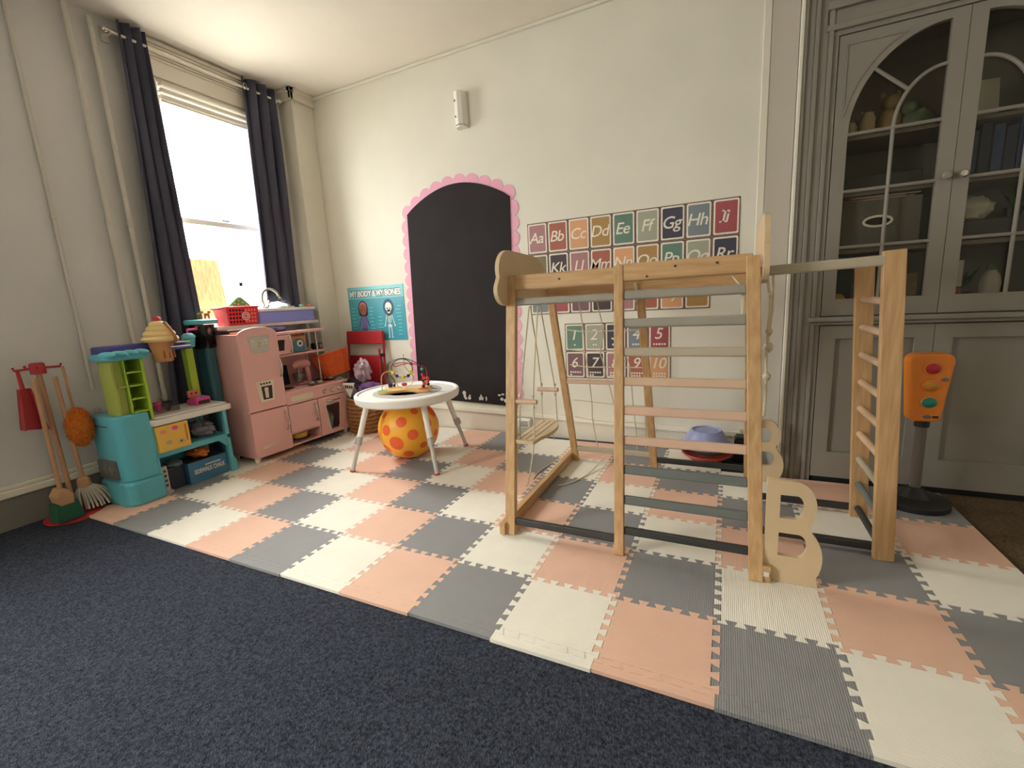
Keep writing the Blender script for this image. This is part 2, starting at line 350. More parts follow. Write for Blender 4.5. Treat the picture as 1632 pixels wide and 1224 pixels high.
# curtains
mat('curtain_cloth', (78, 77, 92), 0.85, noise_amt=0.06, nscale=30, bump=0.15, bscale=300, spec=0.2)
def curtain(name, label, y0, y1, ztop, zbot, folds, flare0, flare1, ph=0.0, tuck=0.0, grom=(0,)):
    t = thing(name, label, 'curtain', (-0.732, (y0+y1)/2, zbot))
    vs = []; fs = []; NU, NV = 72, 26
    for j in range(NV+1):
        v = j/NV; z = (ztop-zbot)*v
        k = 1-v
        a = y0-(y0+y1)/2+flare0*k**1.4; b = y1-(y0+y1)/2+flare1*k**1.4
        for i in range(NU+1):
            u = i/NU
            amp = 0.030*(0.75+0.35*math.sin(3*u+5*v+ph))
            x = amp*math.sin(2*PI*folds*u+ph+0.5*math.sin(2.5*v+u))-0.02*k*tuck
            y = a+(b-a)*u+0.008*math.sin(4*PI*folds*u+ph)
            zz = z+(0.05*math.sin(PI*u*1.3)*k**6 if tuck else 0)
            vs.append((x, y, zz))
    w = NU+1
    for j in range(NV):
        for i in range(NU): fs.append((j*w+i, j*w+i+1, (j+1)*w+i+1, (j+1)*w+i))
    o = MB().add(vs, fs).build('cloth', 'curtain_cloth', t, smooth=True)
    sd = o.modifiers.new('thick', 'SOLIDIFY'); sd.thickness = 0.003
    for gi in range(int(folds*2)):
        if gi not in grom: continue
        u = (gi+0.5)/(folds*2); yy = (y0-(y0+y1)/2)+(y1-y0)*u
        ring = [(0.034*0+0.018*0+0.0, 0, 0)]
        cx = 0.032*math.sin(2*PI*folds*u+ph)
        ang = 0.35 if gi % 2 else -0.35
        pth = [(cx+0.020*math.sin(ang)*math.cos(a)+0.006, yy+0.020*math.cos(a)*math.cos(ang), ztop-zbot-0.065+0.020*math.sin(a)) for a in [2*PI*q/16 for q in range(16)]]
        MB().tube(pth, 0.004, 8, closed=True).build('grommet', 'chrome', t, smooth=True)
    return t
curtain('curtain', 'dark slate curtain on the left side of the bright window', 0.655, 0.80, 2.665, 0.34, 3, -0.10, 0.05, 0.4, grom=())
curtain('curtain', 'dark plum-grey curtain on the right of the window, bunched on the sill', 1.385, 1.640, 2.655, 1.03, 3, -0.06, -0.01, 1.1, tuck=1.0)
rod = thing('curtain_rod', 'thin pale curtain rod running across above the window', 'curtain rod', (-0.732, 0.60, 2.59))
MB().tube([(0, 0, 0), (0, 1.10, 0)], 0.008, 10).build('rod', 'trim_paint', rod, smooth=True)
for yy in (0.0, 1.10):
    MB().ball((0, yy, 0), 0.020).build('finial', 'chrome', rod, smooth=True)
for yy in (0.02, 1.07):
    MB().box(-0.068, 0.0, yy-.010, yy+.010, -0.012, 0.012).box(-0.068, -0.053, yy-.018, yy+.018, -0.04, 0.04).build('bracket', 'trim_paint', rod, bevel=0.003)
# radiator shelf under the window
mat('shelf_white', (226, 216, 208), 0.35)
sh = thing('radiator_shelf', 'white shelf board under the window, behind the pink play kitchen', 'shelf', (-0.71, 1.28, 0))
MB().box(-0.09, 0.10, -0.43, 0.41, 0.895, 0.918).build('board', 'shelf_white', sh, bevel=0.003)
for yy in (-0.40, 0.38): MB().box(-0.085, 0.0, yy-.012, yy+.012, -0.012, 0.895).build('bracket_panel', 'shelf_white', sh, bevel=0.002)

# pipes on the left wall
mat('pipe_paint', (200, 194, 182), 0.45)
def pipe(label, y, r, z0, z1, off):
    t = thing('heating_pipe', label, 'pipe', (XL+off, y, z0), group='pipes on the left wall')
    MB().tube([(0, 0, 0), (0, 0, z1-z0)], r, 14).build('tube', 'pipe_paint', t, smooth=True)
    for zz in (0.5, 1.55):
        MB().lathe([(r+.001, zz-z0-.012), (r+.005, zz-z0-.010), (r+.005, zz-z0+.010), (r+.001, zz-z0+.012)], 14).box(-off, 0, -.006, .006, zz-z0-.008, zz-z0+.008).build('clip', 'pipe_paint', t)
pipe('thin painted conduit on the left wall, the one farthest from the window', 0.215, 0.009, 0.62, H, 0.014)
pipe('painted heating pipe on the left wall, middle one of three', 0.448, 0.014, 0.60, H, 0.036)
pipe('painted heating pipe on the left wall, next to the dark curtain', 0.550, 0.013, 0.215, 2.64, 0.036)

# outside: pale house front across the yard and a board leaning beyond the glass
mat('facade', (216, 214, 210), 0.8, noise_amt=0.03, nscale=4); mat('facade_glass', (120, 140, 150), 0.2); mat('facade_trim', (236, 234, 230), 0.6)
fb = thing('house_facade', 'pale sunlit house front with tall windows across the yard', 'building', (-6.5, 5.2, -3.0))
MB().box(-0.2, 0, -1.2, 4.5, 0, 4.9).build('wall', 'facade', fb)
MB().box(0, 0.06, -1.2, 4.5, 3.05, 3.15).box(0, 0.1, -1.2, 4.5, 4.8, 4.9).build('cornice', 'facade_trim', fb)
for yy in (-0.5, 1.1, 2.7):
    for zz in (0.8, 3.35):
        w_ = MB().box(0, 0.05, yy-.42, yy-.34, zz, zz+1.3).box(0, 0.05, yy+.34, yy+.42, zz, zz+1.3).box(0, .05, yy-.42, yy+.42, zz+1.22, zz+1.3).box(0, .09, yy-.48, yy+.48, zz-.08, zz).box(0, .04, yy-.34, yy+.34, zz+.62, zz+.68).build('window_surround', 'facade_trim', fb)
        MB().box(-0.01, 0.01, yy-.34, yy+.34, zz, zz+1.22).build('pane', 'facade_glass', w_)
mat('yard', (150, 146, 140), .9, noise_amt=.05, nscale=2)
struct(MB().box(-14, -1.0, -14, 14, -3.2, -3.0).build('sky_block_ground', 'yard'))  # unseen ground plane, added to block sky light from below
mat('osb', (150, 104, 66), 0.8, rgb2=(122, 80, 46), nscale=14, stretch=(1, 4, 1))
brd = MB().box(-0.008, 0.008, -0.20, 0.20, 0, 0.62).build('plywood_board', 'osb', bevel=0.001)
brd.location = (-1.10, 1.08, 0.80); brd.rotation_euler = (0, -0.10, 0)
tag(brd, 'weathered tan plywood board leaning outside the window', 'board')
mat('sill_stone', (206, 200, 190), 0.8)
struct(MB().box(-1.35, XL-0.16, 0.70, 1.67, 0.74, 0.80).build('window_sill_outside', 'sill_stone', bevel=0.004))

# ------------------------------------------------------------------ built-in cupboard
CX, CY = 2.70, 1.58
cb = thing('built_in_cupboard', 'tall grey built-in cupboard with arched glazed doors in the wall recess', 'cupboard', (CX, CY, 0))
g = 'grey_paint'
# coordinates local to (CX, CY)
W = 1.16
cas = MB()
for (a, b, y) in ((0.0, 0.030, -0.030), (0.030, 0.058, -0.018), (0.058, 0.075, -0.026), (0.075, 0.110, -0.010), (0.110, 0.128, -0.018), (0.128, 0.150, -0.004)):
    cas.box(a, b, y, 0.06, -0.014, 2.30); cas.box(W-b, W-a, y, 0.06, -0.014, 2.30)
for (a, b, y) in ((2.03, 2.05, -0.006), (2.05, 2.075, -0.020), (2.075, 2.13, -0.010), (2.13, 2.16, -0.028), (2.16, 2.30, -0.016)):
    cas.box(0.10, W-0.10, y, 0.06, a, b)
cas.build('casing', g, cb, bevel=0.003)
MB().box(0.0, 0.016, -0.036, -0.002, -0.014, 2.30).build('casing_bead', 'trim_paint', cb, bevel=0.004)
IN = 'cupboard_inside'
MB().box(0.10, W-0.10, 0.34, 0.36, 0, 2.25).box(0.10, 0.13, 0.03, 0.36, 0, 2.25).box(W-0.13, W-0.10, 0.03, 0.36, 0, 2.25).box(0.10, W-.1, 0.03, 0.36, 2.06, 2.10).build('carcass', IN, cb)
for zz in (0.86, 1.13, 1.385, 1.625):
    MB().box(0.13, W-0.13, 0.045, 0.34, zz-0.018, zz).build('shelf', IN, cb, bevel=0.002)
MB().box(0.10, W-0.10, -0.022, 0.03, 0.785, 0.800).box(0.10, W-.10, -0.034, 0.03, 0.800, 0.824).build('ledge', g, cb, bevel=0.007)
mid = W/2
pg = glass('cupboard_glass', (244, 243, 238), 0.10, 0.05)
def q_ell(cx, cz, rx, rz, n=20): return [(cx-rx*math.cos(a), cz+rz*math.sin(a)) for a in [PI/2*i/n for i in range(n+1)]]
def upper_door(sgn):
    # sgn=+1: left door, hinged at the casing; mirrored for the right one
    e = bpy.data.objects.new('glazed_door', None); COL.objects.link(e); e.parent = cb
    e.location = (0.153 if sgn > 0 else W-0.153, 0, 0)
    X = lambda x: sgn*x
    w = mid-0.153-0.001
    z0, z1 = 0.828, 2.026
    gl, gr, gb, spring, rz = 0.052, w-0.052, 0.905, 1.62, 0.375
    hole = [(gl, gb), (gr, gb), (gr, spring+rz)]+[(x, z) for x, z in reversed(q_ell(gr, spring, gr-gl, rz))][1:]
    me = plate([[(0, z0), (w, z0), (w, z1), (0, z1)], hole], 0.028, 'door_frame')
    xf(me, Matrix(((sgn, 0, 0, 0), (0, 0, -1, 0.012), (0, 1, 0, 0), (0, 0, 0, 1))))
    if sgn < 0: me.flip_normals()
    link('door_frame', me, g, e, bevel=0.0025)
    # glazing
    cen = hole
    gm = MB().prism([(X(x), z) for x, z in hole], 0.016, 0.019, 'xz').build('pane', pg, e)
    mt = 0.011
    mm = gl+(gr-gl)*0.50
    def mbar(name, pts, r=0.0075):
        MB().tube([(X(x), 0.006, z) for x, z in pts], r, 8).build(name, g, e, smooth=True)
    for zz in (1.14, 1.385, 1.625): mbar('muntin', [(gl-.004, zz), (gr+.004, zz)])
    mbar('muntin', [(mm, gb-.004), (mm, spring)])
    inner = q_ell(gr, spring, gr-mm, 0.215); mbar('arched_muntin', inner)
    a = math.radians(42)
    mbar('muntin', [(gr-(gr-mm)*math.cos(a), spring+0.215*math.sin(a)), (gr-(gr-gl)*math.cos(a), spring+rz*math.sin(a))])
    # raised moulding in the spandrel
    sp = [(0.030, 1.70), (0.030, 1.985), (0.235, 1.985)]+[(gr-(gr-gl+.028)*math.cos(t), spring+(rz+.028)*math.sin(t)) for t in [math.radians(57-43*i/8) for i in range(9)]]
    sp = [(x, z) for x, z in sp if z < 1.99]
    MB().tube([(X(x), -0.003, z) for x, z in sp], 0.004, 6, closed=True).build('spandrel_moulding', g, e)
    kb = MB().lathe([(0.006, 0), (0.006, 0.012), (0.015, 0.018), (0.017, 0.026), (0.012, 0.034), (0.0, 0.037)], 16, Rot('X', PI/2, (X(w-0.024), -0.002, 1.395))).build('knob', 'chrome' if sgn < 0 else 'grey_paint', e, smooth=True)
upper_door(1); upper_door(-1)
def lower_door(x0, x1):
    fr_ = 0.062; hole = [(x0+fr_, .15), (x1-fr_, .15), (x1-fr_, .72), (x0+fr_, .72)]
    me = plate([[(x0, .018), (x1, .018), (x1, .78), (x0, .78)], hole], .022, 'lower_door'); xf(me, Matrix(((1, 0, 0, 0), (0, 0, -1, .009), (0, 1, 0, 0), (0, 0, 0, 1))))
    o = link('lower_door', me, g, cb, bevel=0.003)
    MB().box(x0+.03, x1-.03, .0205, .028, .10, .75).build('door_panel', g, o)
    MB().tube([(x, .004, z) for x, z in hole], 0.006, 6, closed=True).build('panel_moulding', g, o)
lower_door(0.153, mid-0.001); lower_door(mid+0.001, W-0.153)
MB().box(0.10, W-.10, 0.012, 0.04, -0.014, 0.020).build('gap_shade_strip', 'dark_void', cb)  # near-black strip standing in for the shaded gap under the doors

# contents of the cupboard
def wx(x, y, z): return (CX+x, CY+y, z)
mat('bin_fabric', (96, 90, 82), 0.9, bump=0.2, bscale=300)
t = thing('storage_bin', 'grey fabric storage bin with an oval ring handle behind the glass', 'storage bin', wx(0.355, 0.19, 1.13))
b_ = MB().box(-0.155, 0.155, -0.125, -0.117, 0, 0.215).box(-0.155, 0.155, 0.117, 0.125, 0, .215).box(-0.155, -.147, -.117, .117, 0, .215).box(.147, .155, -.117, .117, 0, .215).box(-.147, .147, -.117, .117, 0, .008)
b_.build('body', 'bin_fabric', t, bevel=0.003)
MB().tube([(0.052*math.cos(a), -0.130, 0.118+0.022*math.sin(a)) for a in [2*PI*i/24 for i in range(24)]], 0.0055, 8, closed=True).build('ring_handle', 'trim_paint', t, smooth=True)
MB().prism([(0.046*math.cos(a), 0.118+0.017*math.sin(a)) for a in [2*PI*i/24 for i in range(24)]], -0.1265, -0.125, 'xz').build('handle_hole', 'dark_void', t)
mat('paper', (190, 184, 172), 0.8); mat('paper_red', (170, 80, 76), 0.7)
for i, (mm_, dx) in enumerate((('paper', 0), ('paper_red', -0.03), ('paper', 0.02))):
    o = MB().box(-.13, .13, -.10, .10, 0, .006).build('paper_folder', mm_, bevel=0.001); o.location = wx(0.355+dx, 0.19, 1.3455+i*0.0065); o.rotation_euler = (0, 0, 0.03*i)
    tag(o, ('cream folder lying lowest on the grey bin', 'red folder between two cream folders on the bin', 'cream folder lying uppermost on the grey bin')[i], 'folder')
mat('dark_box', (44, 42, 42), 0.6)
o = MB().box(-.165, .165, -.10, .10, 0, .075).build('flat_box', 'dark_box', bevel=0.004); o.location = wx(0.345, 0.2, 1.385); tag(o, 'flat charcoal box on the shelf above the grey fabric bin', 'box')
# top shelf figures
mat('cream_fig', (176, 160, 128), 0.7, noise_amt=.1, nscale=20); mat('green_fig', (84, 96, 70), 0.8, noise_amt=.2, nscale=30); mat('tan_fig', (140, 112, 70), 0.8, noise_amt=.15, nscale=30)
def jar(label, x, y, z, r, h, m, name='jar'):
    t = thing(name, label, 'jar', wx(x, y, z))
    MB().lathe([(r*.8, 0), (r, .01), (r, h*.7), (r*.75, h*.82), (r*.75, h*.9)], 18).build('body', m, t, smooth=True)
    MB().lathe([(r*.82, h*.9), (r*.82, h), (r*.2, h*1.02), (0, h*1.02)], 18).build('lid', 'green_fig', t, smooth=True)
jar('squat cream jar at the left end of the top cupboard shelf', 0.235, .15, 1.625, 0.034, 0.09, 'cream_fig')
jar('taller cream jar on the top cupboard shelf by the muntin', 0.300, .13, 1.625, 0.030, 0.12, 'cream_fig')
t = thing('plush_toy', 'tan plush toy sitting on the top cupboard shelf', 'plush toy', wx(0.39, .18, 1.625))
MB().ball((0, 0, .06), (.05, .045, .06), lump=.15).build('body', 'tan_fig', t, smooth=True)
MB().ball((0, -.01, .145), (.036, .034, .036), lump=.1, seed=2).build('head', 'tan_fig', t, smooth=True)
for s in (-1, 1): MB().ball((s*.028, 0, .18), (.012, .008, .02)).build('ear', 'tan_fig', t, smooth=True)
t = thing('plush_toy', 'dark green plush lying beside the tan one in the cupboard', 'plush toy', wx(0.49, .18, 1.625))
MB().ball((0, 0, .05), (.06, .05, .05), lump=.25, seed=5).build('body', 'green_fig', t, smooth=True)
MB().ball((-.03, -.02, .105), (.03, .03, .03), lump=.1, seed=6).build('head', 'green_fig', t, smooth=True)
# bottom shelf
mat('bottle_blue', (70, 128, 160), 0.4); mat('yellow_toy', (190, 150, 60), 0.5); mat('bottle_white', (180, 170, 160), 0.5); mat('leaf_green', (56, 84, 44), 0.7)
t = thing('bottle', 'blue plastic bottle with yellow spots low in the cupboard', 'bottle', wx(0.335, .13, 0.86))
MB().lathe([(.032, 0), (.036, .01), (.036, .12), (.015, .155), (.015, .17)], 18).build('body', 'bottle_blue', t, smooth=True)
MB().lathe([(.018, .17), (.018, .195), (0, .195)], 16).build('cap', 'bottle_blue', t, smooth=True)
for q in range(3): MB().ball((.034*math.cos(-2+q*.6), .034*math.sin(-2+q*.6), .04+.03*q), (.010, .010, .012), 10, 6).build('spot', 'yellow_toy', t, smooth=True)
o = MB().ball((0, 0, .035), .035).build('toy_ball', 'yellow_toy', smooth=True); o.location = wx(0.235, .13, .86); tag(o, 'small yellow ball in the bottom left corner of the cupboard', 'ball')
mat('dark_jumble', (40, 42, 46), .8)
o = MB().box(-.06, .06, -.04, .04, 0, .19).build('dark_box', 'dark_jumble', bevel=.004); o.location = wx(.25, .27, .86); tag(o, 'dark upright box behind the blue bottle in the cupboard', 'box')
o = MB().box(-.05, .05, -.04, .04, 0, .15).build('brown_box', 'tan_fig', bevel=.004); o.location = wx(.50, .20, .86); tag(o, 'brown box at the right end of the left cupboard door', 'box')
# right door contents
mat('book_blue', (44, 58, 92), .6); mat('book_navy', (34, 40, 62), .6)
for i in range(8):
    h = .19+.012*((i*5) % 3)
    t = thing('book', 'blue upright book behind the right cupboard door, %s from the left' % ('first', 'second', 'third', 'fourth', 'fifth', 'sixth', 'seventh', 'eighth')[i], 'book', wx(.66+i*.040, .14, 1.385), group='blue books in the cupboard')
    MB().box(-.017, .017, -.06, .06, 0, h).build('cover', ('book_blue', 'book_navy')[i % 2], t, bevel=.002)
    MB().box(-.014, .014, -.058, .061, .004, h-.004).build('pages', 'paper', t)
o = MB().box(-.06, .06, -.01, .01, 0, .17).build('picture_card', 'paper', bevel=.001); o.location = wx(.70, .17, 1.625); o.rotation_euler = (-.1, 0, .15); tag(o, 'grey card standing on the top shelf of the right door', 'card')
o = MB().add([(-.07, 0, 0), (.07, 0, 0), (.07, 0, .12), (-.07, .02, 0), (.07, .02, 0), (.07, .02, .12)], [(0, 1, 2), (5, 4, 3), (0, 3, 4, 1), (1, 4, 5, 2), (2, 5, 3, 0)]).build('paper_wedge', 'paper'); o.location = wx(.85, .14, 1.625); tag(o, 'pale folded paper wedge on the top shelf of the right door', 'paper')
o = MB().ball((0, 0, .05), (.075, .05, .052), 20, 12, lump=.35, seed=9, fr=4).build('white_cloth', 'paper', smooth=True); o.location = wx(.69, .13, 1.215); tag(o, 'crumpled white cloth on the dark tray in the cupboard', 'cloth')
o = MB().box(-.12, .2, -.07, .09, 0, .085).build('dark_tray', 'dark_box', bevel=.006); o.location = wx(.76, .15, 1.13); tag(o, 'dark tray under the white cloth in the cupboard', 'tray')
t = thing('bottle', 'white ribbed bottle low behind the right cupboard door', 'bottle', wx(.79, .13, .86))
MB().lathe([(.03, 0), (.036, .02), (.033, .05), (.036, .08), (.030, .115), (.016, .14)], 18).build('body', 'bottle_white', t, smooth=True)
MB().lathe([(.017, .14), (.017, .165), (0, .165)], 14).build('cap', 'leaf_green', t)
mat('red_label', (150, 70, 70), .6)
t = thing('carton', 'slim white carton with a red base beside the green leaves', 'carton', wx(.655, .12, .86))
MB().box(-.028, .028, -.03, .03, .075, .19).build('upper', 'bottle_white', t, bevel=.002)
MB().box(-.029, .029, -.031, .031, 0, .070).build('lower', 'red_label', t, bevel=.002)
MB().lathe([(.02, .19), (.02, .225), (.012, .235), (0, .235)], 14).build('cap', 'bottle_blue', t)
def leafy(label, x, y, z, s, seed):
    t = thing('artificial_plant', label, 'plant', wx(x, y, z)); R_ = random.Random(seed)
    MB().lathe([(.022*s, 0), (.03*s, .04*s), (.028*s, .04*s)], 12).build('pot', 'dark_box', t)
    for i in range(14):
        a = R_.uniform(0, 2*PI); l = R_.uniform(.05, .11)*s; tilt = R_.uniform(.2, 1.0)
        d = Vector((math.cos(a)*math.sin(tilt), math.sin(a)*math.sin(tilt)*.6, math.cos(tilt))); p = Vector((0, 0, .04*s)); q = Vector((-math.sin(a), math.cos(a), 0))*.012*s
        MB().add([p, p+d*l*.5+q, p+d*l, p+d*l*.5-q], [(0, 1, 2, 3)]).build('leaf', 'leaf_green', t)
leafy('green artificial plant between carton and white bottle', .715, .2, .86, 1.3, 1)
leafy('green artificial plant on the tray by the white cloth', .85, .17, 1.216, 1.1, 2)
# ------------------------------------------------------------------ chalkboard
YW = YB
mat('chalk_black', (44, 40, 41), 0.8, noise_amt=0.12, nscale=6, spec=.2); mat('scallop_pink', (232, 168, 190), 0.7); mat('sticker_white', (214, 208, 200), .7)
cbd = thing('chalkboard', 'tall arched black chalkboard with a pink scalloped border on the wall', 'chalkboard', (0.62, YW, 0.20))
bl_, br_, tr_, tl_ = (-.475, .036), (.412, .0), (.452, 1.49), (-.425, 1.475)
top_ = [(tr_[0]+(tl_[0]-tr_[0])*i/20, tr_[1]+(tl_[1]-tr_[1])*i/20+.155*math.sin(PI*i/20)**.85) for i in range(21)]
board = [bl_, br_]+top_
MB().prism(board, -0.010, -0.004, 'xz').build('board', 'chalk_black', cbd)
# scallops along left side, arch and right side
def walk(pts, step):
    out = []; acc = 0
    for (a, b) in zip(pts[:-1], pts[1:]):
        L = math.hypot(b[0]-a[0], b[1]-a[1]); d = (b[0]-a[0])/L, (b[1]-a[1])/L; s = step-acc
        while s <= L: out.append((a[0]+d[0]*s, a[1]+d[1]*s)); s += step
        acc = (acc+L) % step
    return out
per = [br_]+top_+[bl_]
sc_me = None
for (x, z) in walk(per, 0.101):
    if sc_me is None:
        o = MB().prism([(0.054*math.cos(2*PI*i/24), 0.054*math.sin(2*PI*i/24)) for i in range(24)], -0.0035, -0.0005, 'xz').build('scallop', 'scallop_pink', cbd); sc_me = o
    else: o = sc_me.copy(); COL.objects.link(o)
    dd = Vector((x-.0, z-.75)).normalized() if z > 1.47 else Vector((1 if x > 0 else -1, 0)); o.location = (x+dd.x*.010, 0, z+dd.y*.010)
def sticker(loops, x, z, nm='sticker'):
    m_ = MB()
    for lp in loops: m_.prism([(x+a, z+b) for a, b in lp], -0.0115, -0.0105, 'xz')
    m_.build(nm, 'sticker_white', cbd)
ell = lambda cx, cz, rx, rz, n=12: [(cx+rx*math.cos(2*PI*i/n), cz+rz*math.sin(2*PI*i/n)) for i in range(n)]
sticker([ell(0, .05, .016, .018), ell(.004, .024, .012, .014), ell(.012, .006, .012, .008), ell(.045, .012, .014, .014), ell(.05, .03, .007, .010)], -.03, .038, 'flower_sticker')
sticker([ell(0, .03, .008, .022), ell(-.012, .018, .008, .014), ell(.012, .02, .008, .016), ell(.045, .02, .006, .018)], .12, .030, 'flower_sticker')
sticker([ell(-.02, .06, .014, .006), ell(.01, .068, .013, .007), ell(0, .03, .014, .012), ell(.03, .02, .014, .014), ell(.05, .03, .01, .012)], .30, .022, 'leaf_sticker')

# ------------------------------------------------------------------ letter and number cards
mat('card_white', (232, 224, 208), .6)
mat('card_border', (150, 104, 96), .7, rgb2=(70, 78, 70), nscale=90, detail=1)
K = dict(rose=(172, 112, 116), brick=(176, 88, 66), apricot=(226, 156, 100), mustard=(176, 130, 60), green=(92, 130, 110), sage=(160, 162, 138), navy=(62, 58, 80), slate=(118, 130, 138), crimson=(172, 68, 74), plum=(70, 52, 56), mauve=(124, 82, 86), olive=(122, 110, 70))
for k, v in K.items():
    gm_ = sum(v)/3; mat('card_'+k, tuple(gm_+(q-gm_)*.82+4 for q in v), .6)
ALPHA = ['rose', 'brick', 'apricot', 'mustard', 'green', 'sage', 'navy', 'slate', 'crimson', 'olive', 'plum', 'rose', 'brick', 'apricot', 'mustard', 'green', 'sage', 'navy', 'slate', 'crimson', 'mauve', 'plum', 'rose', 'brick', 'apricot', 'mustard']
NUMS = ['green', 'sage', 'navy', 'slate', 'crimson', 'mauve', 'plum', 'rose', 'brick', 'apricot']
shared = {}
def smesh(key, fn):
    if key not in shared: shared[key] = fn()
    return shared[key]
def card(name, label, cx, cz, w, h, colour, body, tsize, dots=0, grp=None):
    t = thing(name, label, 'wall card', (cx, YW, cz), group=grp)
    def pl(key, w_, h_, r, y0, y1):
        def f():
            o = MB().prism(rrect(-w_/2, w_/2, -h_/2, h_/2, r), y0, y1, 'xz').build(key[0], None); me = o.data; bpy.data.objects.remove(o); return me
        return smesh(key, f)
    def put(nm, me, m):
        o = bpy.data.objects.new(nm, me); COL.objects.link(o); o.parent = t
        if not me.materials: me.materials.append(None)
        o.material_slots[0].link = 'OBJECT'; o.material_slots[0].material = MATS[m]
    put('border', pl(('border', w), w-.001, h-.001, .003, -.002, -.0005), 'card_border')
    put('white_frame', pl(('white_frame', w), w-.013, h-.014, .009, -.0028, -.002), 'card_white')
    put('colour_panel', pl(('colour_panel', w), w-.031, h-.033, .007, -.0034, -.0028), 'card_'+colour)
    me = text(body, tsize, .0003, .22, .0006, space=.92)
    off = .012 if dots else 0.0
    xf(me, Matrix.Translation((0, 0, 0)) @ WALLM(-.008, -.0039, off)); link('lettering', me, 'card_white', t)
    if body == 'Ii':   # capital I with cross strokes
        xs = [v.co.x for v in me.vertices]; x0 = min(xs); zs_ = [v.co.z for v in me.vertices if v.co.x < x0+.03]; zl, zh = min(zs_), max(zs_)
        for zz, dx in ((zl+.004, .004), (zh-.004, .019)): MB().prism([(x0+dx-.018, zz-.004), (x0+dx+.018, zz-.004), (x0+dx+.018, zz+.004), (x0+dx-.018, zz+.004)], -.0042, -.0036, 'xz').build('lettering', 'card_white', t)
    if dots:
        d = MB(); r1 = min(dots, 5); r2_ = dots-r1; sp = .0165
        for row, n in ((0, r1), (1, r2_)):
            for i in range(n): d.prism([(-(r1-1)/2*sp+i*sp+.0065*math.cos(2*PI*q/10), -.052-row*.018+.0065*math.sin(2*PI*q/10)) for q in range(10)], -.0042, -.0035, 'xz')
        d.build('counting_dots', 'card_white', t)
PW, PH = 1.309/9, .2055
cn = dict(rose='dusty rose', brick='brick red', apricot='apricot', mustard='mustard', green='green', sage='sage', navy='navy', slate='slate blue', crimson='crimson', plum='dark plum', mauve='mauve', olive='olive')
for i, ch in enumerate('ABCDEFGHIJKLMNOPQRSTUVWXYZ'):
    r_, c_ = divmod(i, 9)
    card('letter_card', '%s alphabet card lettered %s%s on the wall' % (cn[ALPHA[i]], ch, ch.lower()), 1.189+PW*(c_+.5), 1.491-PH*(r_+.5), PW, PH, ALPHA[i], ch+ch.lower(), .098, grp='alphabet cards')
NW, NH = .1396, .190
for i in range(10):
    r_, c_ = divmod(i, 5)
    card('number_card', '%s number card showing %d with counting dots' % (cn[NUMS[i]], i+1), 1.435+NW*(c_+.5), .807-NH*(r_+.5), NW, NH, NUMS[i], str(i+1), .10, dots=i+1, grp='number cards')

# ------------------------------------------------------------------ anatomy poster
mat('poster_teal', (70, 160, 178), .35, noise_amt=.05, nscale=5); mat('poster_head', (120, 200, 206), .35); mat('poster_dark', (30, 60, 80), .5); mat('poster_white', (240, 240, 232), .5)
mat('skin_brown', (156, 92, 66), .6); mat('hair_dark', (58, 34, 34), .6); mat('band_pink', (216, 110, 110), .6); mat('suit_purple', (130, 100, 160), .6); mat('suit_dark', (92, 70, 128), .6); mat('hair_blue', (50, 92, 120), .6)
ps = thing('anatomy_poster', 'teal poster headed MY BODY & MY BONES, with girl and skeleton drawings', 'poster', (-.215, YW, .94))
PWH, PHH = .298, .226
MB().prism([(-PWH, -PHH), (PWH, -PHH), (PWH, PHH), (-PWH, PHH)], -.003, -.0005, 'xz').build('sheet', 'poster_teal', ps)
MB().prism([(-PWH, PHH-.10), (PWH, PHH-.10), (PWH, PHH), (-PWH, PHH)], -.0036, -.003, 'xz').build('header', 'poster_head', ps)
for off, m_, y in ((.0075, 'poster_dark', -.0040), (.0028, 'poster_white', -.0048)):
    me = text('MY BODY & MY BONES', .066, .0002, 0, off, space=.93); bbx = max(v.co.x for v in me.vertices)-min(v.co.x for v in me.vertices)
    s = .54/bbx; xf(me, WALLM(0, y, PHH-.060) @ Matrix.Diagonal((s, 1.0, 1, 1))); link('heading', me, m_, ps)
def pz(nm, m_, pts, lv): MB().prism(pts, -.0036-.0006*lv-.0005, -.003, 'xz').build(nm, m_, ps)
gx = -.145
pz('hair', 'hair_dark', ell(gx, .045, .052, .066, 20), 0); pz('hair', 'hair_dark', ell(gx, .005, .05, .03, 16), .2)
pz('hair_band', 'band_pink', ell(gx, .055, .040, .046, 20), 1); pz('face', 'skin_brown', ell(gx, .036, .037, .047, 20), 2)
for s in (-1, 1):
    pz('eye', 'hair_dark', ell(gx+s*.014, .035, .004, .006, 8), 3)
    pz('arm', 'suit_dark', [(gx+s*.022, -.022), (gx+s*.03, -.026), (gx+s*.062, -.105), (gx+s*.052, -.108)], 0)
    pz('leg', 'suit_dark', [(gx+s*.005, -.11), (gx+s*.024, -.11), (gx+s*.022, -.2), (gx+s*.006, -.2)], 0)
pz('torso', 'suit_purple', [(gx-.024, -.02), (gx+.024, -.02), (gx+.026, -.12), (gx-.026, -.12)], 1)
sx_ = .13
pz('hair', 'hair_blue', ell(sx_, .045, .056, .07, 20), 0); pz('skull', 'poster_white', ell(sx_, .048, .034, .040, 20), 1); pz('jaw', 'poster_white', ell(sx_, .012, .018, .016, 14), 1)
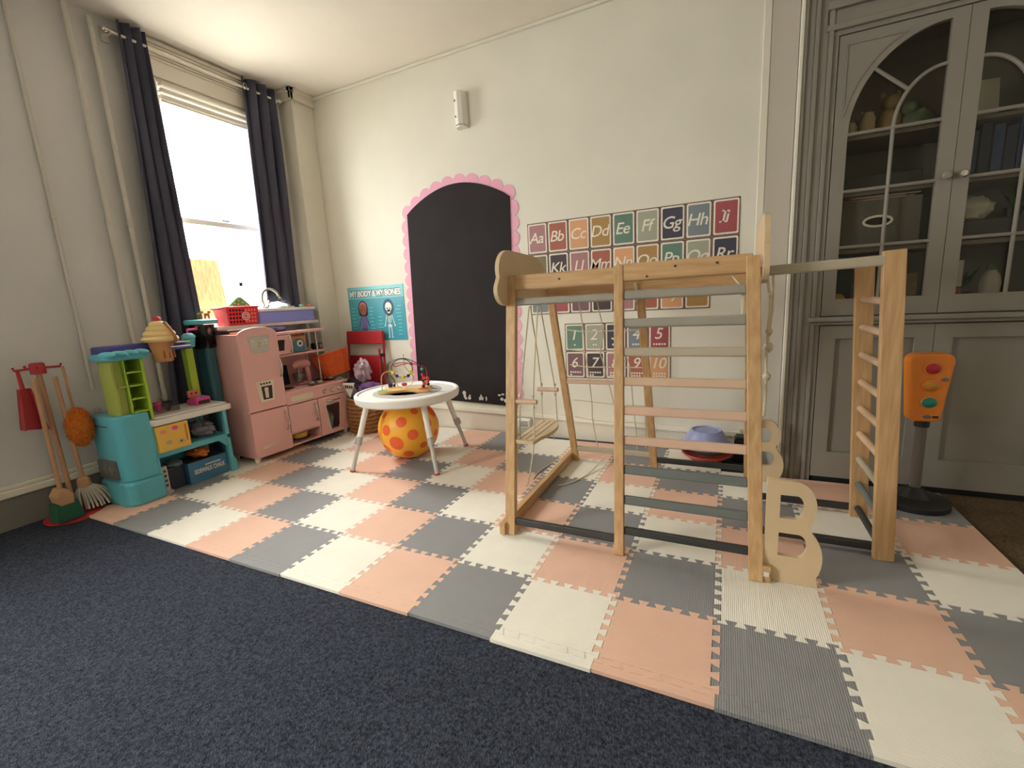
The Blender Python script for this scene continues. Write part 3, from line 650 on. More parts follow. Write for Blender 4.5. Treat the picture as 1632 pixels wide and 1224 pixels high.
for s in (-1, 1):
    pz('eye_socket', 'poster_dark', ell(sx_+s*.013, .036, .006, .008, 10), 2)
    pz('arm_bone', 'poster_white', [(sx_+s*.024, -.014), (sx_+s*.03, -.014), (sx_+s*.052, -.095), (sx_+s*.046, -.097)], 0)
    pz('hand_bone', 'poster_white', ell(sx_+s*.052, -.104, .007, .009, 8), 0)
    pz('leg_bone', 'poster_white', [(sx_+s*.010, -.115), (sx_+s*.017, -.115), (sx_+s*.019, -.198), (sx_+s*.012, -.198)], 0)
    pz('foot_bone', 'poster_white', ell(sx_+s*.018, -.202, .009, .005, 8), 0)
pz('spine', 'poster_white', [(sx_-.004, 0), (sx_+.004, 0), (sx_+.004, -.10), (sx_-.004, -.10)], 0)
for i in range(5): pz('rib', 'poster_white', ell(sx_, -.020-.013*i, .026-.001*i, .0042, 12), 0)
pz('pelvis', 'poster_white', ell(sx_, -.105, .022, .013, 12), 0)
rr = random.Random(3)
for (x0, z0, n) in ((-.255, .05, 7), (-.06, .05, 8), (.035, -.03, 5), (.235, .055, 9)):
    for i in range(n): pz('caption', 'poster_head', [(x0+rr.uniform(-.012, .01)+dx, z0-i*.029+dz) for dx, dz in ((-.022, -.004), (.022, -.004), (.022, .004), (-.022, .004))], 0)

# white wall dispenser
fd = thing('air_freshener', 'small white air freshener dispenser mounted high on the wall', 'dispenser', (.745, YW, 2.18))
MB().prism([(-.042, 0), (-.042, -.03), (-.03, -.062), (0, -.074), (.03, -.062), (.042, -.03), (.042, 0)], .015, .225, 'xy').build('housing', 'white_gloss', fd, bevel=.004)
MB().prism([(-.040, 0), (-.040, -.03), (-.03, -.055), (0, -.066), (.03, -.055), (.040, -.03), (.040, 0)], -.002, .012, 'xy').build('base', 'white_gloss', fd, bevel=.003)
mat('grey_dot', (120, 112, 104), .4)
MB().lathe([(.009, 0), (.009, .004), (0, .005)], 14, Matrix.Translation((-.022, -.064, .165)) @ Matrix.Rotation(PI/2, 4, 'X') @ Matrix.Rotation(-.5, 4, 'Y')).build('nozzle', 'grey_dot', fd)
MB().lathe([(.006, 0), (.006, .004), (0, .005)], 14, Matrix.Translation((-.022, -.064, .065)) @ Matrix.Rotation(PI/2, 4, 'X') @ Matrix.Rotation(-.5, 4, 'Y')).build('sensor', 'grey_dot', fd)
# ------------------------------------------------------------------ wooden climbing frame
for nm, c in dict(grey=(150, 143, 130), beige=(176, 164, 142), blush=(202, 170, 142), pink=(206, 170, 146), slate=(104, 108, 104), charcoal=(52, 50, 48), palewood=(220, 186, 150)).items(): mat('rung_'+nm, c, .5, noise_amt=.04, nscale=14)
cf = thing('climbing_gym', 'wooden A-frame climbing gym with coloured rungs, ladder and letter B side panels', 'climbing gym', (2.09, 1.03, 0))
O = Vector((2.09, 1.03, 0))
def L(x, y, z): return Vector((x, y, z))-O
def fy(z): return .56+.21*z
def rye(z): return 1.50-.25*z
XS = (1.632, 2.094, 2.556)
ZT = 1.088
def lean(k, z): return -0.012*z  # small lean of the tall posts
# posts: 45 mm wide, 30 mm deep
for i, x in enumerate(XS):
    w = .044 if i != 1 else .036
    MB().bar(L(x, fy(0), 0), L(x-.035*ZT, fy(ZT), ZT+(.004 if i == 1 else 0)), w, .028, (0, 1, 0)).build('front_post', 'pine_z', cf, bevel=.003)
    MB().bar(L(x+(0 if i < 2 else .012), rye(0), 0), L(x-.035*1.06+(0 if i < 2 else .012), rye(1.06), 1.06), .038, .026, (0, 1, 0)).build('rear_post', 'pine_z', cf, bevel=.003)
def fbar(x0, x1, z, m, h=.036, d=.020, nm='rung', back=0.0):
    MB().bar(L(x0-.035*z, fy(z)+back, z), L(x1-.035*z, fy(z)+back, z), d, h, (0, .21, 1)).build(nm, m, cf, bevel=.006)
fbar(XS[0]-.012, XS[1]+.0, 1.055, 'pine_x', .066, .026, 'top_beam', .002); fbar(XS[1]+.0, XS[2]+.0, 1.064, 'pine_x', .068, .026, 'top_beam', .002)
MB().bar(L(XS[0]-.035, rye(1.0)-.01, 1.02), L(XS[2]-.03, rye(1.0)-.01, 1.02), .024, .06, (0, 0, 1)).build('rear_beam', 'pine_x', cf, bevel=.003)
cols = ['grey', 'grey', 'beige', 'blush', 'pink', 'pink', 'slate', 'slate', 'charcoal']
zs = [.978, .872, .763, .652, .542, .430, .320, .206, .091]
for z, c in zip(zs, cols): fbar(XS[1]+.016, XS[2]-.02, z, 'rung_'+c, .034 if c != 'charcoal' else .030, .022, 'rung', .004)
fbar(XS[0]+.02, XS[1]-.016, .975, 'rung_grey', .030, .022, 'rung', .004)
fbar(XS[0]+.02, XS[1]-.016, .055, 'rung_charcoal', .030, .022, 'rung', .004)
def rbar(x0, x1, z, m, h=.028):
    MB().bar(L(x0-.035*z, rye(z), z), L(x1-.035*z, rye(z), z), .02, h, (0, 0, 1)).build('rear_rung', m, cf, bevel=.005)
rbar(XS[0]+.018, XS[1]-.018, .515, 'rung_blush', .024); rbar(XS[0]+.018, XS[1]-.018, .085, 'rung_beige', .030); rbar(XS[1]+.018, XS[2], .055, 'rung_charcoal', .030)
# floor rails at both ends
MB().bar(L(XS[0]-.030, .535, .028), L(XS[0]-.030, 1.515, .028), .026, .05, (0, 0, 1)).build('floor_rail', 'pine_y', cf, bevel=.003)
MB().bar(L(XS[2]+.030, .555, .028), L(XS[2]+.030, .600, .028), .030, .06, (0, 0, 1)).build('corner_block', 'pine_y', cf, bevel=.003)
MB().box(*(lambda p: (p.x-.008, p.x+.008, p.y-.004, p.y, p.z-.008, p.z+.008))(L(XS[2]+.030, .5545, .032))).build('bolt', 'sticker_white', cf)
# cloud-shaped end panels
def cloud():
    pts = arc(.10, .045, .18, .085, .10, PI*.5, 10)
    pts += arc(-.155, .050, .110, .088, PI*.45, PI*1.10, 12)
    pts += arc(-.205, -.035, .085, .062, PI*.80, PI*1.42, 8)
    pts += [(-.15, -.100), (.17, -.100)]
    pts += arc(.205, -.030, .075, .062, -PI*.42, PI*.25, 8)
    return pts
cl_me = plate([cloud()], .018, 'cloud_panel')
xf(cl_me, Matrix(((0, 0, 1, 0), (1, 0, 0, 0), (0, 1, 0, 0), (0, 0, 0, 1))))
o = link('cloud_panel', cl_me, 'plywood', cf, bevel=.003); o.location = L(XS[0]-.060, .955, 1.060)
o = bpy.data.objects.new('cloud_panel', cl_me); COL.objects.link(o); o.parent = cf; o.location = L(XS[2]+.0, 1.0, 1.095)
bv = o.modifiers.new('bevel', 'BEVEL'); bv.width = .003; bv.segments = 2; bv.limit_method = 'ANGLE'
# letter B panels
def letterB(w, h):
    out = [(0, 0), (w*.95, 0)]+arc(w*.55, h*.27, w*.45, h*.30, -.62, PI*.30, 14)+arc(w*.50, h*.755, w*.36, h*.245, -PI*.24, PI*.5, 14)+[(0, h)]
    h1 = [(w*.24, h*.265)]+arc(w*.58, h*.380, w*.15, h*.115, -PI/2, PI/2, 10)+[(w*.24, h*.495)]
    h2 = [(w*.24, h*.640)]+arc(w*.50, h*.755, w*.15, h*.115, -PI/2, PI/2, 10)+[(w*.24, h*.870)]
    return [out, h1, h2]
B_me = plate(letterB(.165, .36), .018, 'letter_panel'); xf(B_me, Matrix(((1, 0, 0, 0), (0, 0, -1, 0), (0, 1, 0, 0), (0, 0, 0, 1))))
for i, (x, y) in enumerate(((XS[2]+.022, .585), (XS[2]+.010, 1.478))):
    if i == 0: o = link('letter_panel', B_me, 'plywood', cf, bevel=.003)
    else:
        o = bpy.data.objects.new('letter_panel', B_me); COL.objects.link(o); o.parent = cf
        bv = o.modifiers.new('bevel', 'BEVEL'); bv.width = .003; bv.segments = 2; bv.limit_method = 'ANGLE'
    o.location = L(x, y, .001)
    if i: o.scale = (.95, 1, .90)
# side ladder
LX, LT = 2.972, 1.075
lx_ = lambda z: LX-.052*z/LT
for y in (.845, 1.185):
    MB().bar(L(LX, y, 0), L(lx_(LT), y, LT), .060, .028, (0, 1, 0)).build('ladder_post', 'pine_z', cf, bevel=.003)
for z, c in zip((.912, .803, .694, .583, .475, .367, .259, .150, .042), ['pink', 'blush', 'blush', 'palewood', 'palewood', 'palewood', 'beige', 'slate', 'charcoal']):
    MB().tube([L(lx_(z)-.004, .85, z), L(lx_(z)-.004, 1.18, z)], .013, 12).build('ladder_rung', 'rung_'+c, cf, smooth=True)
MB().bar(L(XS[2]-.03, .83, 1.035), L(2.915, .845, 1.045), .026, .034, (0, 0, 1)).build('top_bar', 'rung_beige', cf, bevel=.006)
for y in (.875, 1.21):
    MB().bar(L(XS[2]+.03, y, .03), L(LX, y, .03), .022, .028, (0, 0, 1)).build('floor_bar', 'rung_charcoal', cf, bevel=.004)
# dark screw holes
for x, z in ((XS[1], 1.055), (1.85, 1.06), (2.30, 1.075), (2.44, 1.075), (2.20, 1.045)):
    p = L(x-.035, fy(z)-.013, z); MB().lathe([(.0045, 0), (.0045, .0015), (0, .0015)], 10, Rot('X', PI/2, p)).build('screw_head', 'rung_charcoal', cf)

# swing
sw = thing('swing', 'small wooden plank swing hanging on ropes from the climbing frame', 'swing', (1.695, .80, .39))
seat_out = [(-.060, -.165), (.030, -.165)]+[(x, y) for x, y in arc(-.02, .02, .075, .17, -.75, PI*.46, 12)]+[(-.065, .175)]
sw_me = plate([seat_out], .016, 'seat'); link('seat', sw_me, 'plywood', sw, bevel=.004)
for gx_ in (-.04, -.013, .014): MB().box(gx_-.0018, gx_+.0018, -.150, .155, .0078, .0086).build('groove', 'rung_slate', sw)
def rp_(*pts, r=.0032): MB().tube(smoothpath(pts, 4), r, 6).build('rope', 'rope', sw, smooth=True)
for (y, x0, x1, yt) in ((-.135, -.045, .022, -.035), (.145, -.050, .025, -.015)):
    for k, x in enumerate((x0, x1)):
        rp_((x, y, .008), (x*.98, y*.97, .09), (x*.9, y*.93, .172), (x*.75, y*.6, .34), (x*.6+.01, yt, .565))
        MB().ball((x*.9, y*.93, .192), .0075, 8, 6).build('knot', 'rope', sw, smooth=True)
        MB().ball((x*.92, y*.94, .145), .007, 8, 6).build('knot', 'rope', sw, smooth=True)
    MB().tube([(x0-.014, y*.93, .168), (x1+.014, y*.93, .168)], .010, 10).build('grip_bar', 'rung_pink', sw, smooth=True)
rp_((-.045, -.14, -.004), (-.058, -.15, -.06), (-.062, -.155, -.15), r=.003); rp_((.02, -.14, -.004), (.012, -.15, -.08), (-.012, -.15, -.19), (-.022, -.155, -.20), r=.003); rp_((.04, .04, -.006), (.046, .03, -.03), (.05, .03, -.045), r=.0025)

# climbing net on the rear face
net = thing('climbing_net', 'beige rope climbing net knotted across the back of the wooden frame', 'rope net', (1.86, 1.40, .10))
NO = Vector((1.86, 1.40, .10))
def N_(x, z, dy=0): return Vector((x, rye(z)+.018+dy, z))-NO
def nrope(*pts, r=.0034): MB().tube(smoothpath([N_(*p) for p in pts], 4), r, 6).build('rope', 'rope', net, smooth=True)
verts_ = [[(1.740, .985), (1.752, .80), (1.748, .69), (1.756, .60), (1.760, .39), (1.756, .275), (1.770, .10)],
          [(1.835, .985), (1.858, .80), (1.835, .69), (1.850, .60), (1.886, .38), (1.888, .27), (1.878, .10)],
          [(1.950, .985), (1.945, .80), (1.965, .69), (1.985, .60), (1.992, .38), (1.998, .275), (2.002, .10)],
          [(2.055, .985), (2.058, .80), (2.056, .69), (2.056, .60), (2.056, .38), (2.054, .27), (2.050, .12)]]
for v in verts_: nrope(*v)
for j, zz in ((1, .80), (2, .69), (3, .60), (4, .385), (5, .277)):
    nrope((1.655, zz+.012), *[(v[j][0], v[j][1]) for v in verts_])
    for v in verts_: MB().ball(N_(*v[j]), .0065, 8, 6).build('knot', 'rope', net, smooth=True)
MB().tube(smoothpath([N_(2.05, 1.0, -.03), N_(2.045, 1.03, -.05), N_(2.052, .97, -.045), N_(2.040, .945, -.03)], 5), .006, 6).build('tie', 'rope', net, smooth=True)
MB().tube(smoothpath([Vector(p)-NO for p in ((1.84, 1.47, .072), (1.80, 1.43, .03), (1.77, 1.30, .006), (1.72, 1.16, .004), (1.66, 1.09, .004))], 6), .0035, 6).build('loose_end', 'rope', net, smooth=True)
MB().tube(smoothpath([Vector(p)-NO for p in ((1.60, 1.53, .02), (1.52, 1.42, .006), (1.49, 1.24, .004), (1.50, 1.13, .004))], 6), .003, 6).build('loose_end', 'rope', net, smooth=True)
# knotted rope at the right end
kr = thing('climbing_rope', 'knotted rope hanging at the right end of the wooden frame', 'rope', (2.572, .80, .62))
MB().tube(smoothpath([(-.008, 0, .40), (.004, -.005, .30), (0, -.01, .15), (.004, -.01, 0), (.002, -.01, -.10)], 6), .005, 8).build('strand', 'rope', kr, smooth=True)
MB().tube(smoothpath([(.012, .01, .40), (.014, 0, .30), (.008, 0, .22), (.003, -.008, .16)], 6), .004, 8).build('strand', 'rope', kr, smooth=True)
for z, r in ((.205, .013), (.150, .016), (.045, .014), (.335, .008)): MB().ball((.005, -.006, z), (r, r, r*1.1), 10, 8, lump=.3, seed=int(z*100)).build('knot', 'rope', kr, smooth=True)
tr = thing('rope_tail', 'frayed rope ends tied under the top beam beside the right post', 'rope', (2.475, .80, 1.0))
for k in range(4): MB().tube(smoothpath([(-.02+k*.004, 0, .028-.006*k), (0, -.012, 0), (.010+.003*k, -.012, -.03), (.012+.002*k, -.008, -.075-.02*k)], 5), .0032, 6).build('strand', 'rope', tr, smooth=True)

# ------------------------------------------------------------------ bowls behind the frame
mat('bowl_lilac', (150, 156, 200), .45); mat('bowl_grey', (112, 120, 124), .5); mat('bowl_red', (190, 66, 44), .5)
def basin(label, x, y, z, rx, h, m, inverted, ry=None):
    t = thing('basin', label, 'basin', (x, y, z)); sy = (ry or rx)/rx
    if inverted: pr_ = [(rx, 0), (rx*.985, .008), (rx*.94, .010), (rx*.66, h*.9), (rx*.60, h), (rx*.56, h), (rx*.52, h-.008), (0, h-.008)]
    else: pr_ = [(0, 0), (rx*.6, 0), (rx*.66, .006), (rx*.95, h-.010), (rx, h-.008), (rx, h), (rx*.95, h), (rx*.9, h-.01), (rx*.62, .012), (0, .010)]
    MB().lathe(pr_, 32, sy=sy).build('bowl', m, t, smooth=True)
    MB().tube([(rx*math.cos(2*PI*i/32), rx*sy*math.sin(2*PI*i/32), .004 if inverted else h-.003) for i in range(32)], .004, 6, closed=True).build('rim', m, t, smooth=True)
basin('red plastic basin at the bottom of the stack by the door', 2.36, 1.72, 0, .135, .050, 'bowl_red', False)
basin('grey plastic basin in the middle of the stack by the door', 2.36, 1.72, .052, .140, .046, 'bowl_grey', False)
basin('lilac plastic basin turned upside down on top of the stack', 2.355, 1.72, .100, .135, .085, 'bowl_lilac', True)
o = MB().box(-.03, .03, -.05, .05, 0, .135).box(-.022, .022, -.04, .04, .135, .150).build('black_case', 'black_plastic', bevel=.006); o.location = (2.535, 1.80, -.012); tag(o, 'small black case on the floor between basins and corner', 'case')

# ------------------------------------------------------------------ toy traffic light
mat('tl_orange', (226, 130, 40), .45); mat('tl_red', (176, 30, 44), .35); mat('tl_amber', (200, 130, 40), .35); mat('tl_green', (20, 130, 108), .35); mat('pole_grey', (112, 104, 98), .4)
tl = thing('toy_traffic_light', 'orange toy traffic light on a grey pole with round black base', 'traffic light', (3.215, 1.40, 0), rz=.10)
MB().lathe([(.125, 0), (.125, .022), (.115, .032), (.06, .040), (.03, .075), (.026, .08)], 32).build('base', 'black_plastic', tl, smooth=True)
MB().tube([(0, 0, .07), (0, 0, .385)], .020, 16).build('pole', 'pole_grey', tl, smooth=True)
MB().lathe([(.026, .355), (.026, .385), (.0, .385)], 16).build('collar', 'black_plastic', tl, smooth=True)
hs = arc(.046, .640, .030, .032, 0, PI/2, 5)+arc(-.046, .640, .030, .032, PI/2, PI, 5)+arc(-.036, .405, .020, .022, PI, 1.5*PI, 5)+arc(.030, .405, .020, .022, 1.5*PI, 2*PI, 5)
MB().prism(hs, -.034, .034, 'xz').build('housing', 'tl_orange', tl, bevel=.008)
def hgt(m, z, nm):
    MB().lathe([(.033, 0), (.033, .006), (.030, .008)], 24, Rot('X', PI/2, (0, -.032, z)), sx=.95, sy=.80).build(nm+'_rim', 'tl_orange', tl, smooth=True)
    MB().lathe([(.028, 0), (.027, .010), (.018, .017), (0, .020)], 24, Rot('X', PI/2, (0, -.032, z)), sx=.95, sy=.80).build(nm, m, tl, smooth=True)
hgt('tl_red', .612, 'red_lamp'); hgt('tl_amber', .540, 'amber_lamp'); hgt('tl_green', .468, 'green_lamp')
MB().lathe([(.012, 0), (.012, .003), (0, .004)], 16, Rot('X', PI/2, (.0, -.033, .405)), sx=1.2, sy=.7).build('button', 'pole_grey', tl, smooth=True)
MB().box(.018, .038, -.036, -.033, .400, .410).build('switch', 'dark_box', tl, bevel=.001)
MB().lathe([(.011, 0), (.011, .002), (0, .003)], 12, Rot('X', PI/2, (.046, -.034, .565)), sx=1.2, sy=.7).build('sticker', 'pole_grey', tl, smooth=True)

vb = thing('socket_box', 'small white socket box on the skirting behind the swing', 'socket', (1.115, 1.915, .064))
MB().box(-.05, .05, -.03, .03, -.010, .055).build('housing', 'white_gloss', vb, bevel=.006)
for k in range(3): MB().box(-.035, .035, -.032, -.030, .006+k*.014, .011+k*.014).build('slot', 'pole_grey', vb)
# ------------------------------------------------------------------ pink play kitchen
mat('kit_pink', (234, 180, 174), .4, noise_amt=.02, nscale=4); mat('kit_cream', (226, 214, 190), .45); mat('kit_dark', (40, 34, 38), .3); mat('kit_inside', (170, 112, 108), .6)
kt = thing('play_kitchen', 'pink retro wooden play kitchen with fridge, oven and shelves', 'play kitchen', (-.372, .815, 0), rz=math.radians(87.4))
P_ = 'kit_pink'; D = .285
sd = MB()
sd.box(0, .012, 0, D, .035, .862).box(.012, .272, D-.008, D, .035, .862).box(.258, .270, .012, D, .035, .862).box(0, .272, 0, D, .850, .862).box(.012, .27, .01, D, .035, .047).build('fridge_cabinet', P_, kt, bevel=.002)
arch_ = [(0, .35), (.270, .35)]+[(.135+.135*math.cos(a), .855+.050*math.sin(a)) for a in [PI*i/18 for i in range(19)]]
fd_ = MB().prism([(x, z) for x, z in arch_], -.016, 0, 'xz').build('fridge_door', P_, kt, bevel=.003)
def bowhandle(par, x, z0, z1, out=.030, horiz=False, r=.006):
    n = 10; pts = []
    for i in range(n+1):
        t = i/n; b = -.016-out*math.sin(PI*t)**.6
        pts.append((x, b, z0+(z1-z0)*t) if not horiz else (x+(z1-z0)*t, b, z0))
    MB().tube(pts, r, 8).build('handle', 'chrome', par, smooth=True)
bowhandle(fd_, .252, .555, .69)
lg = MB().prism([(.058, .845), (.212, .845), (.200, .755), (.185, .735), (.085, .735), (.070, .755)], -.019, -.016, 'xz').build('logo_plate', 'chrome', fd_, bevel=.001)
MB().tube([(.135+.022*math.cos(2*PI*i/20), -.021, .795+.022*math.sin(2*PI*i/20)) for i in range(20)], .003, 6, closed=True).tube([(.135+.010*math.cos(2*PI*i/16), -.021, .795+.010*math.sin(2*PI*i/16)) for i in range(16)], .003, 6, closed=True).build('emblem', 'kit_cream', fd_)
for k in range(4): [MB().box(q_, q_+.03, -.0205, -.019, .775+k*.014, .779+k*.014).build('logo_bar', 'kit_cream', fd_) for q_ in (.075, .165)]
ice = MB().prism([(.068, .545), (.196, .545), (.182, .405), (.082, .405)], -.020, -.016, 'xz').build('ice_dispenser', 'kit_cream', fd_, bevel=.003)
MB().prism([(.100, .510), (.176, .510), (.168, .420), (.104, .420)], -.0215, -.020, 'xz').build('dispenser_recess', 'kit_dark', ice)
MB().prism([(.118, .500), (.146, .500), (.142, .43), (.120, .43)], -.0225, -.0215, 'xz').build('dispenser_paddle', 'chrome', ice)
for k in range(4): MB().box(.096+k*.020, .108+k*.020, -.0225, -.020, .522, .534).build('button', 'kit_dark', ice, bevel=.001)
lw = MB().box(0, .270, -.016, 0, .035, .343).build('freezer_door', P_, kt, bevel=.003)
bowhandle(lw, .245, .175, .312)
MB().prism([(.045, .100), (.185, .108), (.150, .094), (.060, .086)], -.019, -.016, 'xz').build('vent_trim', 'kit_cream', lw, bevel=.001)
# oven side
w1 = .800
MB().box(.272, w1, D-.008, D, .035, .70).box(.272, .284, 0, D, .035, .42).box(w1-.012, w1, 0, D, .035, .42).box(.272, w1, 0, D, .035, .047).box(.520, .532, 0, D, .035, .33).box(.284, .520, 0, D, .120, .132).build('base_cabinet', P_, kt, bevel=.002)
ct = MB().box(.270, w1+.022, -.022, D, .420, .438).build('worktop', P_, kt, bevel=.004)
sk = MB().lathe([(.075, 0), (.070, .0025), (.060, .0025), (.056, -.012), (0, -.012)], 28, Matrix.Translation((.355, .12, .438)), sx=.95).build('sink', 'chrome', ct, smooth=True)
for hx, hy in ((.58, .09), (.72, .09), (.58, .20), (.72, .20)): MB().lathe([(.045, 0), (.045, .002), (.03, .003), (0, .003)], 24, Matrix.Translation((hx, hy, .438))).build('hob_ring', 'kit_dark', ct, smooth=True)
cp = MB().box(.272, w1, -.014, 0, .340, .420).build('control_panel', P_, kt, bevel=.002)
MB().box(.305, .490, -.018, -.014, .358, .400).build('name_plate', 'kit_cream', cp, bevel=.002)
for kx in (.595, .665, .735):
    k = MB().lathe([(.020, 0), (.020, .005), (.015, .012), (0, .013)], 20, Rot('X', PI/2, (kx, -.014, .378))).build('knob', 'chrome', cp, smooth=True)
    MB().bar((kx-.010, -.029, .370), (kx+.010, -.029, .386), .006, .004, (0, 1, 0)).build('knob_grip', 'kit_cream', k)
cd_ = MB().box(.276, .522, -.014, 0, .135, .334).build('cabinet_door', P_, kt, bevel=.003); bowhandle(cd_, .495, .180, .310, .026)
ovm = plate([[(.528, .04), (.797, .04), (.797, .334), (.528, .334)], [(.592, .270), (.718, .270), (.724, .255), (.702, .085), (.690, .075), (.622, .075), (.610, .085), (.586, .255)]], .014, 'oven_door')
xf(ovm, Matrix(((1, 0, 0, 0), (0, 0, -1, -.007), (0, 1, 0, 0), (0, 0, 0, 1)))); ov = link('oven_door', ovm, P_, kt, bevel=.002)
MB().tube([(x, -.015, z) for x, z in ((.592, .270), (.718, .270), (.724, .255), (.702, .085), (.690, .075), (.622, .075), (.610, .085), (.586, .255))], .0045, 6, closed=True).build('window_trim', 'chrome', ov)
MB().box(.584, .726, -.006, -.004, .075, .272).build('window_pane', glass('oven_glass', (240, 240, 240), .12), ov)
bowhandle(ov, .595, .303, .415+.303-.303, .024, True, .006) if False else MB().tube([(.595+.13*i/10, -.016-.026*math.sin(PI*i/10)**.6, .300) for i in range(11)], .007, 8).build('handle', 'chrome', ov, smooth=True)
# upper shelves
MB().prism([(.270, .115), (.73, .115)]+arc(.73, .20, .085, .085, -PI/2, PI/2, 8)+[(.270, .285)], .672, .686, 'xy').build('mid_shelf', P_, kt, bevel=.003)
MB().prism([(.270, .105), (.73, .105)]+arc(.73, .195, .09, .09, -PI/2, PI/2, 8)+[(.270, .285)], .832, .850, 'xy').build('top_shelf', P_, kt, bevel=.004)
MB().box(.270, .282, .115, D, .686, .832).box(.455, .467, .125, D, .686, .832).build('microwave_box', P_, kt, bevel=.002)
mw = MB().box(.284, .462, .103, .116, .690, .829).build('microwave_door', P_, kt, bevel=.003)
MB().prism([(.305, .795), (.405, .795), (.392, .718), (.318, .718)], .100, .103, 'xz').build('window_pane', 'kit_dark', mw, bevel=.001)
MB().tube([(.445, .103-.022*math.sin(PI*i/10)**.6, .700+.115*i/10) for i in range(11)], .006, 8).build('handle', 'chrome', mw, smooth=True)
for px, py in ((.700, .135), (.700, .265)):
    MB().tube([(px, py, .438), (px, py, .832)], .008, 12).build('post', 'chrome', kt, smooth=True)
for fx, fy_ in ((.022, .02), (.775, .02), (.022, D-.03), (.775, D-.03)): MB().lathe([(.016, 0), (.020, .035)], 14, Matrix.Translation((fx, fy_, 0))).build('foot', 'kit_cream', kt)
KM = kt.matrix_basis.copy() if False else (Matrix.Translation((-.372, .815, 0)) @ Matrix.Rotation(math.radians(87.4), 4, 'Z'))
def kp(x, y, z): return tuple(KM @ Vector((x, y, z)))
KR = math.radians(87.4)
# things on and in the kitchen
mat('mixer_pink', (206, 140, 136), .3); mat('steel', (150, 146, 142), .3, .7); mat('toy_teal', (76, 128, 148), .45); mat('toy_wood', (206, 150, 92), .5); mat('toy_orange', (206, 110, 40), .5)
mx = thing('toy_stand_mixer', 'pink toy stand mixer with grey bowl on the kitchen worktop', 'toy mixer', kp(.545, .15, .442), KR)
MB().prism(rrect(-.055, .065, -.035, .035, .02), 0, .014, 'xy').build('base', 'mixer_pink', mx, bevel=.003)
MB().prism([(.030, .012), (.066, .012), (.060, .135), (.020, .135)], -.024, .024, 'xz').build('column', 'mixer_pink', mx, bevel=.010)
MB().tube([(-.078, 0, .140), (-.05, 0, .150), (0, 0, .155), (.045, 0, .150), (.070, 0, .142)], [.018, .030, .036, .034, .020], 16).build('head', 'mixer_pink', mx, smooth=True)
MB().lathe([(.014, .016), (.028, .020), (.040, .055), (.043, .085), (.040, .085), (.036, .055), (0, .024)], 20, Matrix.Translation((-.028, 0, 0))).build('bowl', 'steel', mx, smooth=True)
MB().tube([(-.028, 0, .125), (-.028, 0, .06)], [.008, .014], 8).build('beater', 'steel', mx)
MB().ball((-.03, -.034, .150), .007, 10, 8).build('dial', 'chrome', mx, smooth=True)
tp = thing('toy_toaster', 'teal and wood toy clock box on the middle kitchen shelf', 'toy', kp(.560, .185, .686), KR)
MB().box(-.065, .065, -.035, .035, 0, .125).build('body', 'toy_wood', tp, bevel=.012)
MB().prism([(-.055, 0.004), (.045, .004), (.045, .06)]+arc(-.005, .06, .05, .045, 0, PI, 10)+[(-.055, .06)], -.040, -.035, 'xz').build('face_plate', 'toy_teal', tp, bevel=.001)
MB().lathe([(.026, 0), (.026, .004), (0, .004)], 20, Rot('X', PI/2, (-.002, -.040, .066))).build('dial', 'kit_cream', tp)
MB().lathe([(.010, 0), (.010, .003), (0, .003)], 14, Rot('X', PI/2, (-.002, -.044, .066))).build('dial_centre', 'kit_dark', tp)
MB().box(-.045, .035, -.018, .018, .125, .137).build('top_slot', 'toy_orange', tp, bevel=.003)
mat('cup_blue', (170, 204, 216), .5); mat('pan_yellow', (226, 170, 78), .45); mat('tray_dark', (54, 44, 48), .5)
ob = thing('toy_bucket', 'pale blue toy bucket standing inside the oven', 'toy bucket', kp(.655, .075, .048), KR)
MB().lathe([(.038, 0), (.052, .105), (.056, .106), (.056, .112), (.050, .112), (.036, .006), (0, .006)], 22).build('bucket', 'cup_blue', ob, smooth=True)
MB().ball((.005, 0, .118), (.042, .042, .035), lump=.3, seed=4).build('contents', 'bottle_white', ob, smooth=True)
pp = thing('toy_cake_pan', 'yellow toy pan with white rim in the open kitchen cubby', 'toy pan', kp(.40, .085, .066), KR)
MB().lathe([(.052, 0), (.056, .004), (.058, .036), (.054, .040), (0, .040)], 24).build('pan', 'pan_yellow', pp, smooth=True)
MB().box(.05, .085, -.008, .008, .022, .030).build('handle', 'pan_yellow', pp, bevel=.003)
o = MB().lathe([(.05, 0), (.076, .012), (.078, .017), (.05, .008), (0, .008)], 26).build('toy_plate', 'steel', smooth=True); o.location = kp(.40, .085, .048); tag(o, 'grey toy plate under the yellow pan in the cubby', 'plate')
o = MB().box(-.075, .075, -.006, .006, 0, .15).build('baking_tray', 'tray_dark', bevel=.003); o.location = kp(.43, .255, .442); o.rotation_euler = (-.08, 0, KR); tag(o, 'navy tray propped at the back of the kitchen worktop', 'tray'); o.data.materials[0] = mat('tray_navy', (30, 32, 48), .5)
o = MB().prism([(0.09*math.cos(a), .02*math.sin(a)+.02) for a in [2*PI*i/20 for i in range(20)]], -.05, .05, 'xz').build('wood_board', 'toy_wood', bevel=.003); o.location = kp(.40, .22, .615); o.rotation_euler = (0, 0, KR)
bpy.data.objects.remove(o)
def small_dish(label, x, y, rx, m, z=.442):
    t = thing('toy_dish', label, 'toy dish', kp(x, y, z), KR)
    MB().lathe([(rx*.5, 0), (rx*.9, .012), (rx, .018), (rx*.94, .018), (rx*.5, .006), (0, .006)], 20).build('bowl', m, t, smooth=True)
    MB().ball((rx*.1, 0, .012), (rx*.5, rx*.35, .012), 10, 6, lump=.4, seed=int(x*100)).build('toy_food', 'paper', t, smooth=True)
